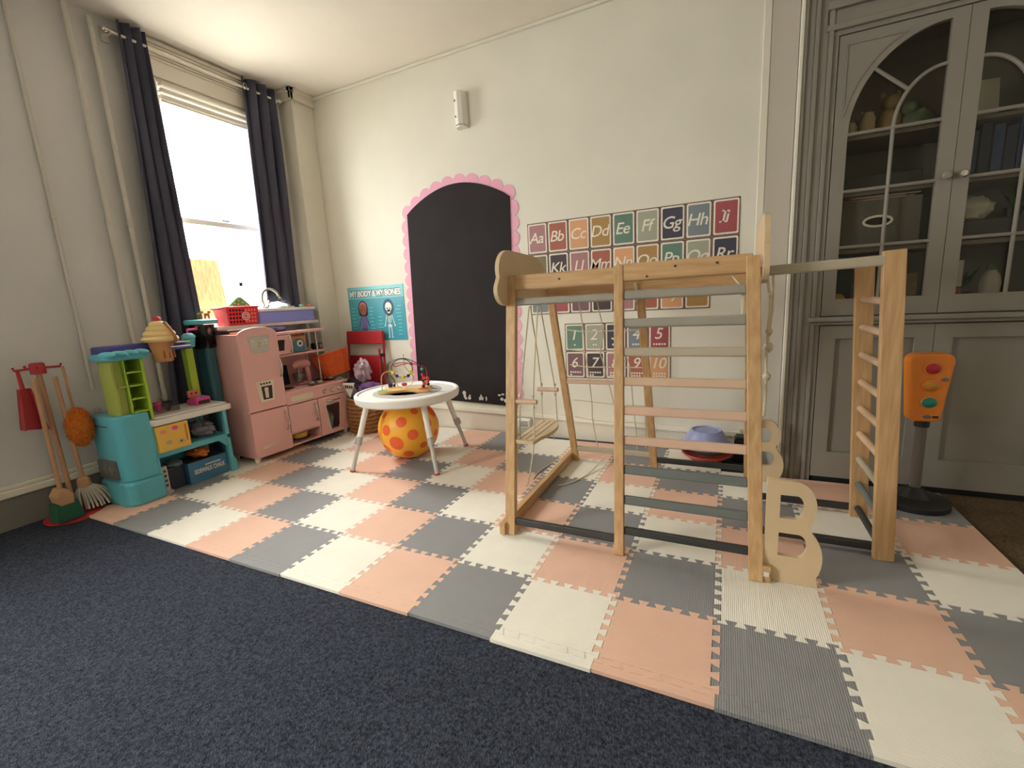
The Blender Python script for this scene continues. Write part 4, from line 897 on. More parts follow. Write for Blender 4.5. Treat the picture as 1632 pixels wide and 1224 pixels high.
small_dish('silver toy dish in front of the toy mixer', .515, .015, .040, 'steel'); small_dish('small white toy dish beside the mixer base', .590, .020, .028, 'bottle_white'); small_dish('shallow grey toy dish beside the chrome post', .735, .07, .040, 'steel')
o = MB().prism([(-.03, -.012), (.03, -.012), (.04, .012), (-.02, .012)], 0, .012, 'xy').build('playing_card_box', 'bottle_white', bevel=.002); o.location = kp(.775, .03, .441); o.rotation_euler = (0, 0, KR+.3); tag(o, 'flat white box at the right end of the pink worktop', 'box')
t = thing('toy_camera', 'black toy camera at the right end of the middle kitchen shelf', 'toy', kp(.745, .205, .686), KR)
MB().box(-.035, .055, -.022, .022, 0, .05).build('body', 'black_plastic', t, bevel=.010); MB().lathe([(.018, 0), (.016, .02), (0, .02)], 16, Rot('X', PI/2, (.02, -.022, .026))).build('lens', 'steel', t, smooth=True)
o = MB().box(-.02, .02, -.012, .012, 0, .012).build('toy_block', 'bottle_white', bevel=.003); o.location = kp(.645, .16, .686); tag(o, 'tiny white block beside the teal toy box', 'toy block')
# lumber on top of fridge
o = MB().prism(rrect(-.05, .05, -.035, .035, .01), 0, .012, 'xy').build('puzzle_tray', 'toy_orange', bevel=.003); o.location = kp(.10, .12, .862); o.rotation_euler = (0, 0, KR+.2); tag(o, 'thin orange tray lying on top of the play fridge', 'tray')
mat('clear_tub', (224, 214, 212), .25)
cg = glass('tub_clear', (232, 226, 226), .2, .08)
def clear_tub(label, x0, x1, y0, y1, z0, z1):
    cx, cy = (x0+x1)/2, (y0+y1)/2
    t = thing('clear_tub', label, 'tub', kp(cx, cy, z0), KR); a, b, h = (x1-x0)/2, (y1-y0)/2, z1-z0
    MB().box(-a, a, -b, -b+.003, 0, h).box(-a, a, b-.003, b, 0, h).box(-a, -a+.003, -b, b, 0, h).box(a-.003, a, -b, b, 0, h).box(-a, a, -b, b, 0, .003).build('walls', cg, t)
    MB().tube([(-a, -b, h), (a, -b, h), (a, b, h), (-a, b, h)], .004, 6, closed=True).build('rim', 'clear_tub', t)
    return t, a, b

# ------------------------------------------------------------------ things on the window shelf
ZS = .918
mat('sink_lilac', (146, 152, 226), .4); mat('sink_white', (232, 228, 224), .35); mat('mint', (150, 210, 180), .45); mat('coral', (230, 140, 110), .45)
st = thing('toy_sink', 'lilac and white toy sink with a chrome tap on the window shelf', 'toy sink', (-.700, 1.425, ZS), PI/2)
MB().prism(rrect(-.245, .245, -.080, .080, .02), 0, .086, 'xy').build('basin', 'sink_lilac', st, bevel=.006)
MB().prism(rrect(-.255, .255, -.090, .090, .024), .086, .108, 'xy').build('rim', 'sink_white', st, bevel=.007)
fc = MB().tube(smoothpath([(-.125, .02, .125), (-.135, .02, .18), (-.115, .02, .235), (-.06, .02, .255), (-.012, .018, .232), (.006, .016, .190)], 6), [.014]*0+[.011]*31, 12).build('tap', 'chrome', st, smooth=True)
MB().lathe([(.032, .108), (.030, .120), (.018, .128)], 18, Matrix.Translation((-.125, .02, 0))).build('tap_base', 'chrome', fc, smooth=True)
MB().lathe([(.016, 0), (.022, -.012), (0, -.012)], 16, Matrix.Translation((.007, .016, .192))).build('tap_mouth', 'chrome', fc, smooth=True)
MB().ball((-.095, .0, .150), (.010, .010, .018)).build('tap_lever', 'chrome', fc, smooth=True)
for (x, m_, rx, rz, nm) in ((-.03, 'mint', .045, .008, 'mint_plate'), (.15, 'mint', .020, .016, 'mint_cup'), (.215, 'coral', .018, .016, 'coral_cup'), (.05, 'bottle_white', .03, .008, 'white_plate')):
    o = MB().lathe([(rx*.7, 0), (rx, rz), (rx*.9, rz*1.3), (0, rz*1.35)], 18).build(nm, m_, smooth=True); o.location = (-.65, 1.425+x, ZS+.109); tag(o, {'mint_plate': 'mint toy plate on the rim of the toy sink', 'mint_cup': 'mint upturned toy cup at the right of the toy sink', 'coral_cup': 'coral upturned toy cup at the far right of the sink', 'white_plate': 'white toy plate on the middle of the toy sink'}[nm], 'toy dish')
# red basket with holes and target emblem
mat('basket_red', (214, 44, 52), .4)
rb = thing('red_basket', 'red plastic basket with round holes and white ring emblem', 'basket', (-.680, 1.050, ZS), PI/2)
def tapered(a0, b0, a1, b1, h, t_=.003):
    m_ = MB(); lo = [(-a0, -b0, 0), (a0, -b0, 0), (a0, b0, 0), (-a0, b0, 0)]; hi = [(-a1, -b1, h), (a1, -b1, h), (a1, b1, h), (-a1, b1, h)]
    for i in range(4):
        j = (i+1) % 4; p = [Vector(lo[i]), Vector(lo[j]), Vector(hi[j]), Vector(hi[i])]; n = (p[1]-p[0]).cross(p[3]-p[0]).normalized()*t_
        m_.add([*p, *[v-n for v in p]], [(0, 1, 2, 3), (7, 6, 5, 4), (0, 4, 5, 1), (1, 5, 6, 2), (2, 6, 7, 3), (3, 7, 4, 0)])
    m_.add(lo+[(x, y, t_) for x, y, z in lo], [(3, 2, 1, 0), (4, 5, 6, 7)]); return m_
tapered(.105, .060, .118, .072, .125).build('body', 'basket_red', rb)
MB().tube([(-.120, -.074, .125), (.120, -.074, .125), (.120, .074, .125), (-.120, .074, .125)], .006, 8, closed=True).build('rim', 'basket_red', rb)
MB().tube(smoothpath([(-.118, -.05, .122), (-.150, -.03, .118), (-.150, .03, .118), (-.118, .05, .122)], 5), .007, 8).build('handle', 'basket_red', rb, smooth=True)
for row in range(4):
    for c_ in range(9):
        x = -.09+c_*.0225; z = .025+row*.026
        if abs(x-.02) < .034 and abs(z-.062) < .034: continue
        yy = -(.060+.012*z/.125)-.0005
        MB().lathe([(.0078, 0), (.0078, .001), (0, .001)], 10, Rot('X', PI/2, (x, yy, z))).build('hole', 'dark_void' if c_ < 5 else 'coral', rb)
for r_ in (.026, .013): MB().tube([(.02+r_*math.cos(2*PI*i/24), -.0675, .062+r_*math.sin(2*PI*i/24)) for i in range(24)], .0035, 6, closed=True).build('ring_emblem', 'sticker_white', rb)
mat('green_toy', (92, 190, 100), .45)
gt = thing('green_toy_bag', 'green white-dotted toy roof sticking out of the red basket', 'toy', (-.680, 1.075, ZS+.006), PI/2)
MB().prism([(-.08, 0), (.08, 0), (.08, .135)]+[(.02, .190), (-.01, .193)]+[(-.08, .135)], -.02, .02, 'xz').build('body', 'green_toy', gt, bevel=.012)
for x, z in ((-.04, .145), (-.01, .165), (.02, .15), (.045, .135), (-.015, .140), (-.06, .13)): MB().lathe([(.006, 0), (.006, .001), (0, .001)], 10, Rot('X', PI/2, (x, -.020, z))).build('dot', 'sticker_white', gt)
# clear bin under the shelf, behind the fridge top
cl, a_, b_2 = clear_tub('clear plastic tub of grey bits between kitchen and shelf', .06, .26, .19, .282, .864, .892)
mat('purple_cloth', (92, 78, 110), .85, noise_amt=.2, nscale=20)
o = MB().ball((0, 0, .018), (.05, .10, .020), 18, 10, lump=.4, seed=12, fr=4).build('dark_cloth', 'purple_cloth', smooth=True); o.location = kp(.42, .225, .851); tag(o, 'dark bundled cloth lying on the top kitchen shelf', 'cloth')
# tall teal drink dispenser between cart and kitchen
mat('cart_teal', (92, 176, 190), .45, noise_amt=.02, nscale=3); mat('teal_dark', (52, 98, 110), .5)
ds = thing('toy_canister', 'clear canister with teal lid on a teal column behind the fridge', 'toy canister', (-.640, .776, -.012))
MB().prism(rrect(-.055, .055, -.034, .034, .02), 0, .80, 'xy').build('column', 'teal_dark', ds, bevel=.006)
MB().lathe([(.062, .80), (.066, .82), (.068, .95), (.066, .95), (.064, .82), (0, .81)], 24).build('body', glass('canister_clear', (120, 112, 112), .25, .06), ds, smooth=True)
MB().ball((0, 0, .85), (.045, .045, .035), lump=.35, seed=8).build('contents', 'toy_wood', ds, smooth=True)
MB().lathe([(.092, .955), (.095, .962), (.095, .978), (.085, .986), (0, .986)], 28).build('lid', 'cart_teal', ds, smooth=True)
for i, (dy, c_) in enumerate(((-.012, 'tan_fig'), (.035, 'toy_orange'))):
    t = thing('toy_animal', ('small dark toy animal standing on the teal canister lid', 'small orange toy animal on the right of the canister lid')[i], 'toy animal', (-.625, .776+dy, .974))
    MB().ball((0, 0, .030), (.010, .018, .011)).build('body', c_, t, smooth=True)
    MB().ball((0, .018, .045), (.008, .010, .009)).build('head', c_, t, smooth=True)
    for ax in (-.006, .006):
        for ay in (-.012, .012): MB().tube([(ax, ay, 0), (ax, ay, .028)], .003, 6).build('leg', c_, t)
    MB().tube([(0, -.016, .034), (0, -.026, .045)], .002, 5).build('tail', c_, t)
# ------------------------------------------------------------------ teal ice-cream cart
mat('lime', (166, 196, 60), .45); mat('lime_dull', (168, 176, 84), .5); mat('violet', (86, 84, 160), .45); mat('counter_white', (226, 220, 212), .4); mat('drawer_yellow', (232, 184, 78), .45)
mat('pink_hot', (224, 70, 150), .4); mat('ice_cream', (232, 200, 140), .6); mat('cone_tan', (206, 146, 96), .6); mat('sauce', (160, 100, 50), .5); mat('cherry', (200, 50, 60), .35); mat('grille', (98, 96, 96), .45)
ic = thing('toy_ice_cream_cart', 'teal toy ice-cream cart with lime shelves and a giant cone', 'toy cart', (-.405, .125, 0), PI/2)
T_ = 'cart_teal'
# nose
nose = [(.0, .06), (.0, .26)]+[(.03, .30), (.155, .30), (.155, .0), (.06, .0)]+arc(.06, .06, .06, .06, -PI/2, -PI, 6)[1:]
MB().prism(nose, .135, .495, 'xy').build('cab_body', T_, ic, bevel=.018)
MB().prism([(x*1.0-.012 if x < .05 else x+.012, y-.012 if y < .05 else y) for x, y in nose], 0, .135, 'xy').build('cab_base', T_, ic, bevel=.02)
gr_ = MB().box(-.016, .01, .07, .25, .150, .255).build('grille', 'grille', ic, bevel=.008)
for yy in (.10, .155): MB().lathe([(.026, 0), (.024, .006), (0, .010)], 18, Matrix.Translation((-.016, yy, .205)) @ Matrix.Rotation(-PI/2, 4, 'Y')).build('headlight', 'pole_grey', gr_, smooth=True)
MB().box(-.004, .004, .09, .25, .44, .446).build('windscreen_line', 'teal_dark', ic)
# main body: end post, shelves
for yy in (.02, .27): MB().prism([(.545, 0), (.590, 0), (.588, .07), (.572, .10), (.572, .405), (.548, .405)], yy-.016, yy+.016, 'xz').build('leg_post', T_, ic, bevel=.006)
MB().box(.15, .572, .004, .28, .220, .255).build('middle_shelf', T_, ic, bevel=.006)
MB().box(.15, .575, .262, .285, 0, .405).build('back_panel', T_, ic, bevel=.004)
MB().box(.150, .165, .004, .28, .0, .41).build('divider', T_, ic, bevel=.004)
MB().prism([(.548, .222), (.548, .17), (.50, .222)], .01, .03, 'xz').build('brace', T_, ic)
MB().prism(rrect(.150, .610, -.012, .295, .03), .405, .440, 'xy').build('counter', 'counter_white', ic, bevel=.008)
MB().prism(rrect(.175, .595, .005, .285, .03), .440, .452, 'xy').build('counter_top', 'counter_white', ic, bevel=.005)
dw = MB().box(.165, .335, -.010, .10, .250, .400).build('drawer', 'drawer_yellow', ic, bevel=.006)
MB().box(.312, .320, -.013, -.009, .285, .385).build('drawer_groove', 'toy_orange', dw, bevel=.001)
for x, z, m_ in ((.200, .365, 'coral'), (.262, .375, 'pink_hot'), (.220, .300, 'bottle_white'), (.285, .290, 'bottle_white')): MB().lathe([(.015, 0), (.015, .0012), (0, .0012)], 12, Rot('X', PI/2, (x, -.010, z)), sx=1.1, sy=.8).build('sticker', m_, dw)
MB().lathe([(.005, 0), (.005, .002), (0, .002)], 8, Rot('X', PI/2, (.282, -.011, .292))).build('sticker_dot', 'kit_dark', dw)
# lime tower
TD = .165
tw = MB().box(.060, .172, TD-.012, TD, .490, .785).build('tower_back', 'lime', ic, bevel=.003)
MB().box(.172, .187, .015, TD, .450, .785).build('tower_side', 'lime', ic, bevel=.004)
MB().box(.045, .060, .040, TD, .490, .785).build('tower_side', 'lime_dull', ic, bevel=.003)
for zz in (.497, .568, .640, .712): MB().box(.107, .171, .022, TD-.013, zz, zz+.009).build('tower_shelf', 'lime', tw, bevel=.002)
MB().box(.099, .106, .030, TD-.013, .495, .785).build('tower_partition', 'lime', tw, bevel=.002)
MB().box(.0605, .098, .055, .067, .495, .785).build('tower_window', 'lime_dull', tw, bevel=.002)
MB().box(.0605, .098, .035, .054, .640, .652).build('tower_ledge', 'lime_dull', tw, bevel=.002)
# scalloped awning
aw = MB().prism(rrect(.010, .215, -.02, .185, .04), .787, .822, 'xy').build('awning', T_, ic, bevel=.012)
for k in range(4): MB().ball((.036+k*.050, .02, .820), (.026, .07, .018), 16, 10).build('awning_scallop', T_, aw, smooth=True)
# violet arch and lime post
MB().box(.05, .565, .190, .226, .800, .860).build('arch_bar', 'violet', ic, bevel=.012)
MB().box(.500, .545, .185, .235, .452, .800).build('arch_post', 'lime', ic, bevel=.005)
# clear tray and pink cups on the counter
MB().box(.20, .36, .09, .094, .452, .505).box(.20, .36, .20, .204, .452, .505).box(.20, .204, .09, .204, .452, .505).box(.356, .36, .09, .204, .452, .505).build('clear_tray', cg, ic)
for x, m_, h in ((.222, 'pink_hot', .075), (.275, 'pink_hot', .060), (.325, 'kit_dark', .055)):
    o = MB().lathe([(.010, 0), (.018, h*.3), (.020, h), (.016, h), (.012, .01), (0, .008)], 16).build('toy_cup', m_, smooth=True)
    o.location = (-.405-.15, .125+x, .453); tag(o, {.222: 'tallest pink toy cup on the cart counter, beside lime tower', .275: 'shorter pink toy cup in the middle of the cart tray', .325: 'dark toy cup at the right of the cart tray'}[x], 'toy cup')
# giant cone
cn_ = MB().lathe([(.042, .745), (.046, .75), (.050, .80), (.062, .862), (.066, .868), (0, .868)], 28, Matrix.Translation((.340, .115, 0))).build('giant_cone', 'cone_tan', ic, smooth=True)
sw_p = [(.085, .866), (.090, .876), (.084, .890), (.074, .894), (.078, .905), (.070, .920), (.060, .924), (.062, .934), (.054, .948), (.042, .952), (.042, .962), (.032, .974), (.018, .980), (0, .982)]
MB().lathe([(0, .862), (.080, .862)]+sw_p, 28, Matrix.Translation((.340, .115, 0))).build('ice_cream_swirl', 'ice_cream', cn_, smooth=True)
MB().ball((.340, .115, .990), (.020, .020, .018)).build('cherry', 'cherry', cn_, smooth=True)
MB().tube(smoothpath([(.355, .075, .972), (.367, .045, .925), (.375, .028, .880), (.375, .046, .850)], 4), .008, 8).build('sauce_drip', 'sauce', cn_, smooth=True)
for k in range(3): MB().box(.318+k*.026, .328+k*.026, .066, .076, .765, .812).build('cone_slot', 'sauce', cn_, bevel=.002)
tr_c = MB().prism([(x, y) for x, y in arc(.395, .03, .055, .034, 0, 2*PI, 20)], .818, .828, 'xy').build('serving_tray', 'violet', ic, bevel=.003)
MB().tube([(.395+.049*math.cos(2*PI*i/20), .03+.029*math.sin(2*PI*i/20), .829) for i in range(20)], .003, 6, closed=True).build('tray_rim', 'counter_white', tr_c)
bk = MB().lathe([(.026, .812), (.034, .865), (.038, .868), (.036, .880), (.022, .895), (0, .898)], 20, Matrix.Translation((.500, .130, 0))).build('crank_pot', T_, ic, smooth=True)
MB().tube([(.500, .130, .895), (.500, .130, .915), (.555, .130, .918), (.555, .130, .935)], .008, 8).build('crank', 'pink_hot', bk, smooth=True)
MB().box(.40, .50, .10, .19, .845, .853).build('arm', 'counter_white', ic, bevel=.002)
# cash register
rg = thing('toy_cash_register', 'hot pink toy cash register on the white cart counter', 'toy till', (-.555, .125+.500, .453), PI/2)
MB().prism([(-.055, 0), (.045, 0), (.045, .028), (0, .045), (-.055, .045)], -.045, .045, 'yz').build('body', 'pink_hot', rg, bevel=.006)
MB().box(-.035, .030, .030, .045, .040, .085).build('screen', 'coral', rg, bevel=.004)
for k in range(2): MB().lathe([(.006, 0), (.006, .002), (0, .002)], 10, Rot('X', PI/2, (-.015+k*.026, .030, .066))).build('screen_dot', 'kit_dark', rg)
MB().box(-.005, .030, -.035, .0, .040, .050).build('keypad', 'sink_lilac', rg, bevel=.002)
MB().box(-.030, .035, -.057, -.054, .006, .026).build('drawer_slot', 'kit_dark', rg)
# stored inside the cart
def cw(x, y, z): return (-.405-y, .125+x, z)
mat('box_blue', (62, 116, 150), .55); mat('box_navy', (32, 40, 58), .6)
cbx = thing('chalk_box', 'blue cardboard box printed SIDEWALK CHALK under the cart shelf', 'box', cw(.425, .10, 0), PI/2)
MB().box(-.115, .115, -.07, .10, 0, .130).build('carton', 'box_blue', cbx, bevel=.002)
MB().box(-.113, .113, .0-.068, .098, .1305, .132).build('lid_flap', 'box_navy', cbx)
me = text('SIDEWALK CHALK', .034, .0003, 0, .0012); s = .185/(max(v.co.x for v in me.vertices)-min(v.co.x for v in me.vertices)); xf(me, WALLM(.005, -.0708, .066) @ Matrix.Diagonal((s, 1.1, 1, 1))); link('lettering', me, 'sticker_white', cbx)
MB().box(-.02, .075, -.0712, -.070, .092, .099).build('small_print', 'sticker_white', cbx)
t = thing('game_box', 'dark navy box on its side left of the blue chalk box', 'box', cw(.245, .14, 0), PI/2)
MB().box(-.055, .055, -.08, .08, 0, .12).build('carton', 'box_navy', t, bevel=.002); MB().box(-.05, .05, -.075, .075, .12, .126).build('lid', 'grille', t, bevel=.002)
t = thing('name_stick', 'white upright strip with dark letters under the cart', 'sign', cw(.182, .03, 0), PI/2)
MB().box(-.016, .016, -.010, .010, .018, .165).build('strip', 'bottle_white', t, bevel=.003); MB().box(-.028, .028, -.016, .016, 0, .018).build('foot', 'bottle_white', t, bevel=.003)
for k in range(4): MB().box(-.006, .006, -.0115, -.0105, .045+k*.028, .060+k*.028).build('mark', 'kit_dark', t)
o = MB().ball((0, 0, .035), (.085, .05, .035), 20, 12, lump=.35, seed=21, fr=3).build('plush_toy', 'toy_orange', smooth=True); o.location = cw(.42, .12, .132); tag(o, 'orange plush lying on the blue chalk box', 'plush toy')
o = MB().ball((0, 0, .02), (.06, .04, .022), 16, 10, lump=.3, seed=22).build('grey_pouch', 'bowl_grey', smooth=True); o.location = cw(.27, .10, .126); tag(o, 'grey pouch lying on the navy box under the cart', 'pouch')
o = MB().ball((0, 0, .045), (.085, .07, .050), 22, 14, lump=.45, seed=23, fr=4).build('plastic_bag', mat('bag_grey', (120, 118, 130), .35), smooth=True); o.location = cw(.465, .12, .255); tag(o, 'crumpled grey plastic bag on the middle cart shelf', 'bag')

# ------------------------------------------------------------------ broom stand
mat('set_red', (170, 40, 46), .5); mat('handle_wood', (186, 140, 104), .55, noise_amt=.08, nscale=12); mat('bristle_green', (34, 92, 66), .85, bump=.6, bscale=300); mat('mop_white', (190, 180, 164), .95); mat('duster_orange', (220, 120, 40), .95, noise_amt=.2, nscale=80, bump=1.0, bscale=150)
bs = thing('broom_stand', 'red toy cleaning stand with a round red base by the wall', 'stand', (-.665, -.018, -.012))
MB().lathe([(.125, 0), (.125, .010), (.11, .016), (.03, .022), (.018, .04)], 30).build('base', 'set_red', bs, smooth=True)
MB().tube([(0, 0, .03), (-.03, 0, .78)], .011, 12).build('pole', 'handle_wood', bs, smooth=True)
MB().lathe([(.030, 0), (.030, .048), (.024, .056), (0, .056)], 18, Matrix.Translation((-.03, 0, .762))).build('hub', 'set_red', bs, smooth=True)
for dx, dy in ((.004, -.085), (.035, .075), (-.04, -.03), (.05, -.02)): MB().tube([(-.03, 0, .792), (-.03+dx, dy, .790), (-.03+dx*1.1, dy*1.05, .806)], .006, 8).build('hook_arm', 'set_red', bs, smooth=True)
def toolthing(nm, label, cat): return thing(nm, label, cat, (-.665, -.018, -.012))
b = toolthing('toy_broom', 'toy broom with wooden handle and green bristles on the stand', 'broom')
MB().tube([(.035, -.045, .745), (.055, -.055, .16)], .010, 12).build('handle', 'handle_wood', b, smooth=True)
MB().prism([(-.028, .12), (.028, .12), (.034, .165), (.012, .20), (-.012, .20), (-.034, .165)], -.05+.05, .05+.05, 'yz').build('shoulder', 'handle_wood', b, bevel=.006)
b.children[-1].location = (0.005, -.055, -.02)
MB().hexa([(.015, -.11, .018), (.115, -.11, .018), (.115, .0, .018), (.015, .0, .018)], [(.020, -.10, .108), (.098, -.10, .108), (.098, -.01, .108), (.020, -.01, .108)]).build('bristles', 'bristle_green', b, bevel=.004)
mp_ = toolthing('toy_mop', 'toy mop with wooden handle and white string head on the stand', 'mop')
MB().tube([(.030, .035, .745), (.035, .048, .16)], .010, 12).build('handle', 'handle_wood', mp_, smooth=True)
MB().lathe([(.016, .14), (.030, .15), (.026, .19), (.012, .20)], 14, Matrix.Translation((.035, .048, 0))).build('clamp', 'handle_wood', mp_, smooth=True)
for k in range(26):
    a = 2*PI*k/26; q = random.uniform(.8, 1.15)
    MB().tube(smoothpath([(.035+.012*math.cos(a), .048+.012*math.sin(a), .155), (.035+.04*q*math.cos(a), .062+.05*q*math.sin(a), .12), (.035+.055*q*math.cos(a), .075+.068*q*math.sin(a), .06), (.035+.06*q*math.cos(a), .078+.075*q*math.sin(a), .032)], 3), .0055, 6).build('strand', 'mop_white', mp_, smooth=True)
du = toolthing('toy_duster', 'fluffy orange toy duster hanging from the red stand', 'duster')
MB().tube([(.012, .08, .79), (.020, .082, .56)], .006, 10).build('handle', 'handle_wood', du, smooth=True)
dm = MB().ball((.040, .082, .465), (.044, .056, .100), 40, 30, lump=.18, seed=2, fr=9).build('fluff', 'duster_orange', du, smooth=True)
fz = MB()
for k in range(700):
    u = random.uniform(-1, 1); a = random.uniform(0, 2*PI); s_ = math.sqrt(1-u*u); d = Vector((s_*math.cos(a), s_*math.sin(a), u)); c_ = Vector((.040, .082, .465)); p = c_+Vector((d.x*.042, d.y*.054, d.z*.097)); t_ = d.orthogonal().normalized()*.0028
    q = p+d*.012+Vector((random.uniform(-.006, .006), random.uniform(-.006, .006), random.uniform(-.006, .006))); fz.add([p-t_, p+t_, q], [(0, 1, 2)])
o = fz.build('tufts', 'duster_orange', du, fix=False); o['kind'] = 'stuff'
dp = toolthing('toy_dustpan', 'red toy dustpan hanging at the left of the stand', 'dustpan')
MB().tube([(-.026, -.075, .79), (-.020, -.072, .66)], [.007, .010], 10).build('handle', 'set_red', dp, smooth=True)
MB().hexa([(-.02, -.118, .50), (.0, -.118, .50), (.0, -.03, .485), (-.02, -.03, .485)], [(-.02, -.096, .70), (-.008, -.096, .70), (-.008, -.052, .70), (-.02, -.052, .70)]).hexa([(-.02, -.118, .50), (.04, -.118, .50), (.04, -.112, .50), (-.02, -.112, .50)], [(-.02, -.096, .70), (.01, -.096, .70), (.01, -.090, .70), (-.02, -.090, .70)]).hexa([(-.02, -.036, .485), (.04, -.036, .485), (.04, -.030, .485), (-.02, -.030, .485)], [(-.02, -.058, .70), (.01, -.058, .70), (.01, -.052, .70), (-.02, -.052, .70)]).build('pan', 'set_red', dp, bevel=.002)

# ------------------------------------------------------------------ activity table, bead maze, ball
mat('table_white', (236, 232, 226), .35); mat('table_grey', (176, 172, 170), .5); mat('leg_grey', (196, 190, 184), .35); mat('foot_red', (190, 50, 54), .5)
tb = thing('activity_table', 'round white toddler table on four splayed grey legs', 'table', (.625, 1.21, 0))
RT = .325
MB().lathe([(0, .408), (RT-.02, .408), (RT-.004, .418), (RT, .436), (RT, .456), (RT-.006, .463), (RT-.020, .463), (RT-.026, .455), (0, .455)], 56).build('top', 'table_white', tb, smooth=True)
MB().lathe([(.215, .455), (.215, .4562), (.135, .4562), (.135, .455)], 48).build('inlay_ring', 'table_grey', tb)
for bx, by in ((.385, .909), (.932, 1.027), (.814, 1.554), (.267, 1.436)):
    f_ = Vector((bx-.625, by-1.21, 0)); tt = Vector((f_.x*.66, f_.y*.66, .412)); d = (tt-f_)
    lg_ = MB().tube([f_, f_+d*.52], .0125, 14).build('leg', 'leg_grey', tb, smooth=True)
    MB().tube([f_+d*.50, tt], .017, 14).build('upper_sleeve', 'table_white', lg_, smooth=True)
    MB().tube([f_+d*.40, f_+d*.52], .0185, 14).build('clamp_collar', 'table_grey', lg_, smooth=True)
    o_ = f_.normalized()
    MB().bar(f_+d*.41+o_*.016, f_+d*.51+o_*.016, .020, .022, o_).build('clamp_lever', 'table_grey', lg_, bevel=.004)
    MB().tube([f_+Vector((0, 0, 0)), f_+d*.022], .0165, 14).build('foot', 'foot_red', lg_, smooth=True)
mat('maze_wood', (226, 182, 112), .5); mat('maze_green', (110, 178, 120), .5); mat('maze_red', (206, 96, 74), .5); mat('wire_black', (44, 40, 44), .4); mat('wire_yellow', (216, 184, 110), .4); mat('wire_red', (176, 60, 50), .4)
mat('bead_yellow', (236, 196, 40), .4); mat('bead_navy', (36, 34, 84), .4); mat('bead_red', (206, 54, 40), .4)
ZT_ = .457
bm_ = thing('bead_maze', 'wooden bead maze with looped wires and coloured beads on the table', 'bead maze', (.615, 1.20, ZT_), .42)
bo = [(-.150, -.075), (-.10, -.085), (0, -.045), (.06, -.055), (.10, -.085), (.155, -.075), (.165, -.03), (.10, 0), (.165, .045), (.150, .08), (.10, .085), (0, .05), (-.10, .09), (-.15, .075), (-.135, .02), (-.135, -.02)]
bo = [(p.x, p.y) for p in smoothpath([(x, y, 0) for x, y in bo+[bo[0]]], 4)][:-1]
MB().prism(bo, 0, .018, 'xy').build('base', 'maze_wood', bm_, bevel=.003)
MB().prism(arc(-.125, -.055, .030, .030, 0, 2*PI, 18), .018, .0195, 'xy').build('painted_spot', 'maze_green', bm_); MB().prism(arc(.128, -.05, .032, .028, 0, 2*PI, 18), .018, .0195, 'xy').build('painted_spot', 'maze_red', bm_)
def wire(m_, *pts): MB().tube(smoothpath(pts, 7), .0028, 6).build('wire', m_, bm_, smooth=True)
wire('wire_yellow', (-.125, -.055, .018), (-.128, -.05, .09), (-.115, -.03, .125), (-.075, -.01, .132), (-.05, 0, .10), (-.045, .0, .04), (.0, .0, .018), (.05, 0, .05), (.06, .0, .09), (.03, 0, .13), (.012, .0, .16), (.010, .0, .235))
wire('wire_black', (-.11, .05, .018), (-.115, .045, .12), (-.095, .03, .175), (-.04, .01, .205), (.02, -.01, .208), (.08, -.02, .185), (.125, -.02, .14), (.128, -.02, .02))
wire('wire_black', (-.085, .06, .018), (-.075, .055, .055), (-.10, .045, .10))
ring_ = [(-.065*1+.065+.065*math.sin(a)-.0, -.02, .150-.058*math.cos(a)) for a in [2*PI*i/20 for i in range(21)]]
wire('wire_black', *ring_)
wire('wire_red', (.06, .02, .165), (0, .03, .178), (-.06, .02, .172), (-.05, 0, .160), (.0, 0, .170), (.05, -.01, .176), (.10, .0, .160), (.135, .03, .135), (.14, .045, .02))
def bead(m_, p, r): MB().ball(p, r, 12, 8).build('bead', m_, bm_, smooth=True)
def block(m_, p, r): MB().box(p[0]-r, p[0]+r, p[1]-r, p[1]+r, p[2]-r, p[2]+r).build('block_bead', m_, bm_, bevel=.003)
for a, m_ in ((-1.15, 'bead_yellow'), (-.6, 'bead_navy'), (0, 'bead_yellow'), (.55, 'bead_navy'), (1.1, 'bead_yellow')):
    p = (.065*math.sin(a), -.02, .150-.058*math.cos(a)); (block if m_ == 'bead_yellow' else bead)(m_, p, .0105)
bead('bead_red', (.0, -.005, .045), (.018, .012, .012)); bead('bead_red', (.055, .0, .172), (.013, .010, .011))
block('bead_navy', (-.103, .045, .034), .012); bead('bead_navy', (-.082, .058, .030), .009)
for k, m_ in enumerate(('bead_navy', 'bead_red', 'bead_navy', 'bead_red', 'bead_red', 'bead_navy', 'maze_green')):
    (block if k % 2 else bead)(m_, (.128+(.004 if k % 2 else -.004), -.02, .030+k*.018), .0105)
for k, m_ in enumerate(('wire_black', 'bead_red', 'bead_red')): bead(m_, (.140, .045, .030+k*.019), .011)
mat('ball_spot', (238, 100, 44), .5); mat('ball_yellow', (240, 164, 44), .45)
def ballmat():
    m = bpy.data.materials.new('ball_yellow_rubber'); m.use_nodes = True; nt = m.node_tree; b = nt.nodes['Principled BSDF']; b.inputs['Roughness'].default_value = .45
    b.inputs['Base Color'].default_value = (*lin((250, 180, 54)), 1); return m
MATS['ball_yellow_rubber'] = ballmat()
RB = .196
bl2 = thing('play_ball', 'big yellow-orange ball with round orange spots under the white table', 'ball', (.570, 1.255, 0))
MB().ball((0, 0, RB), RB, 48, 32).build('sphere', 'ball_yellow_rubber', bl2, smooth=True)
ga = PI*(3-math.sqrt(5)); NS = 38; rs_ = random.Random(5)
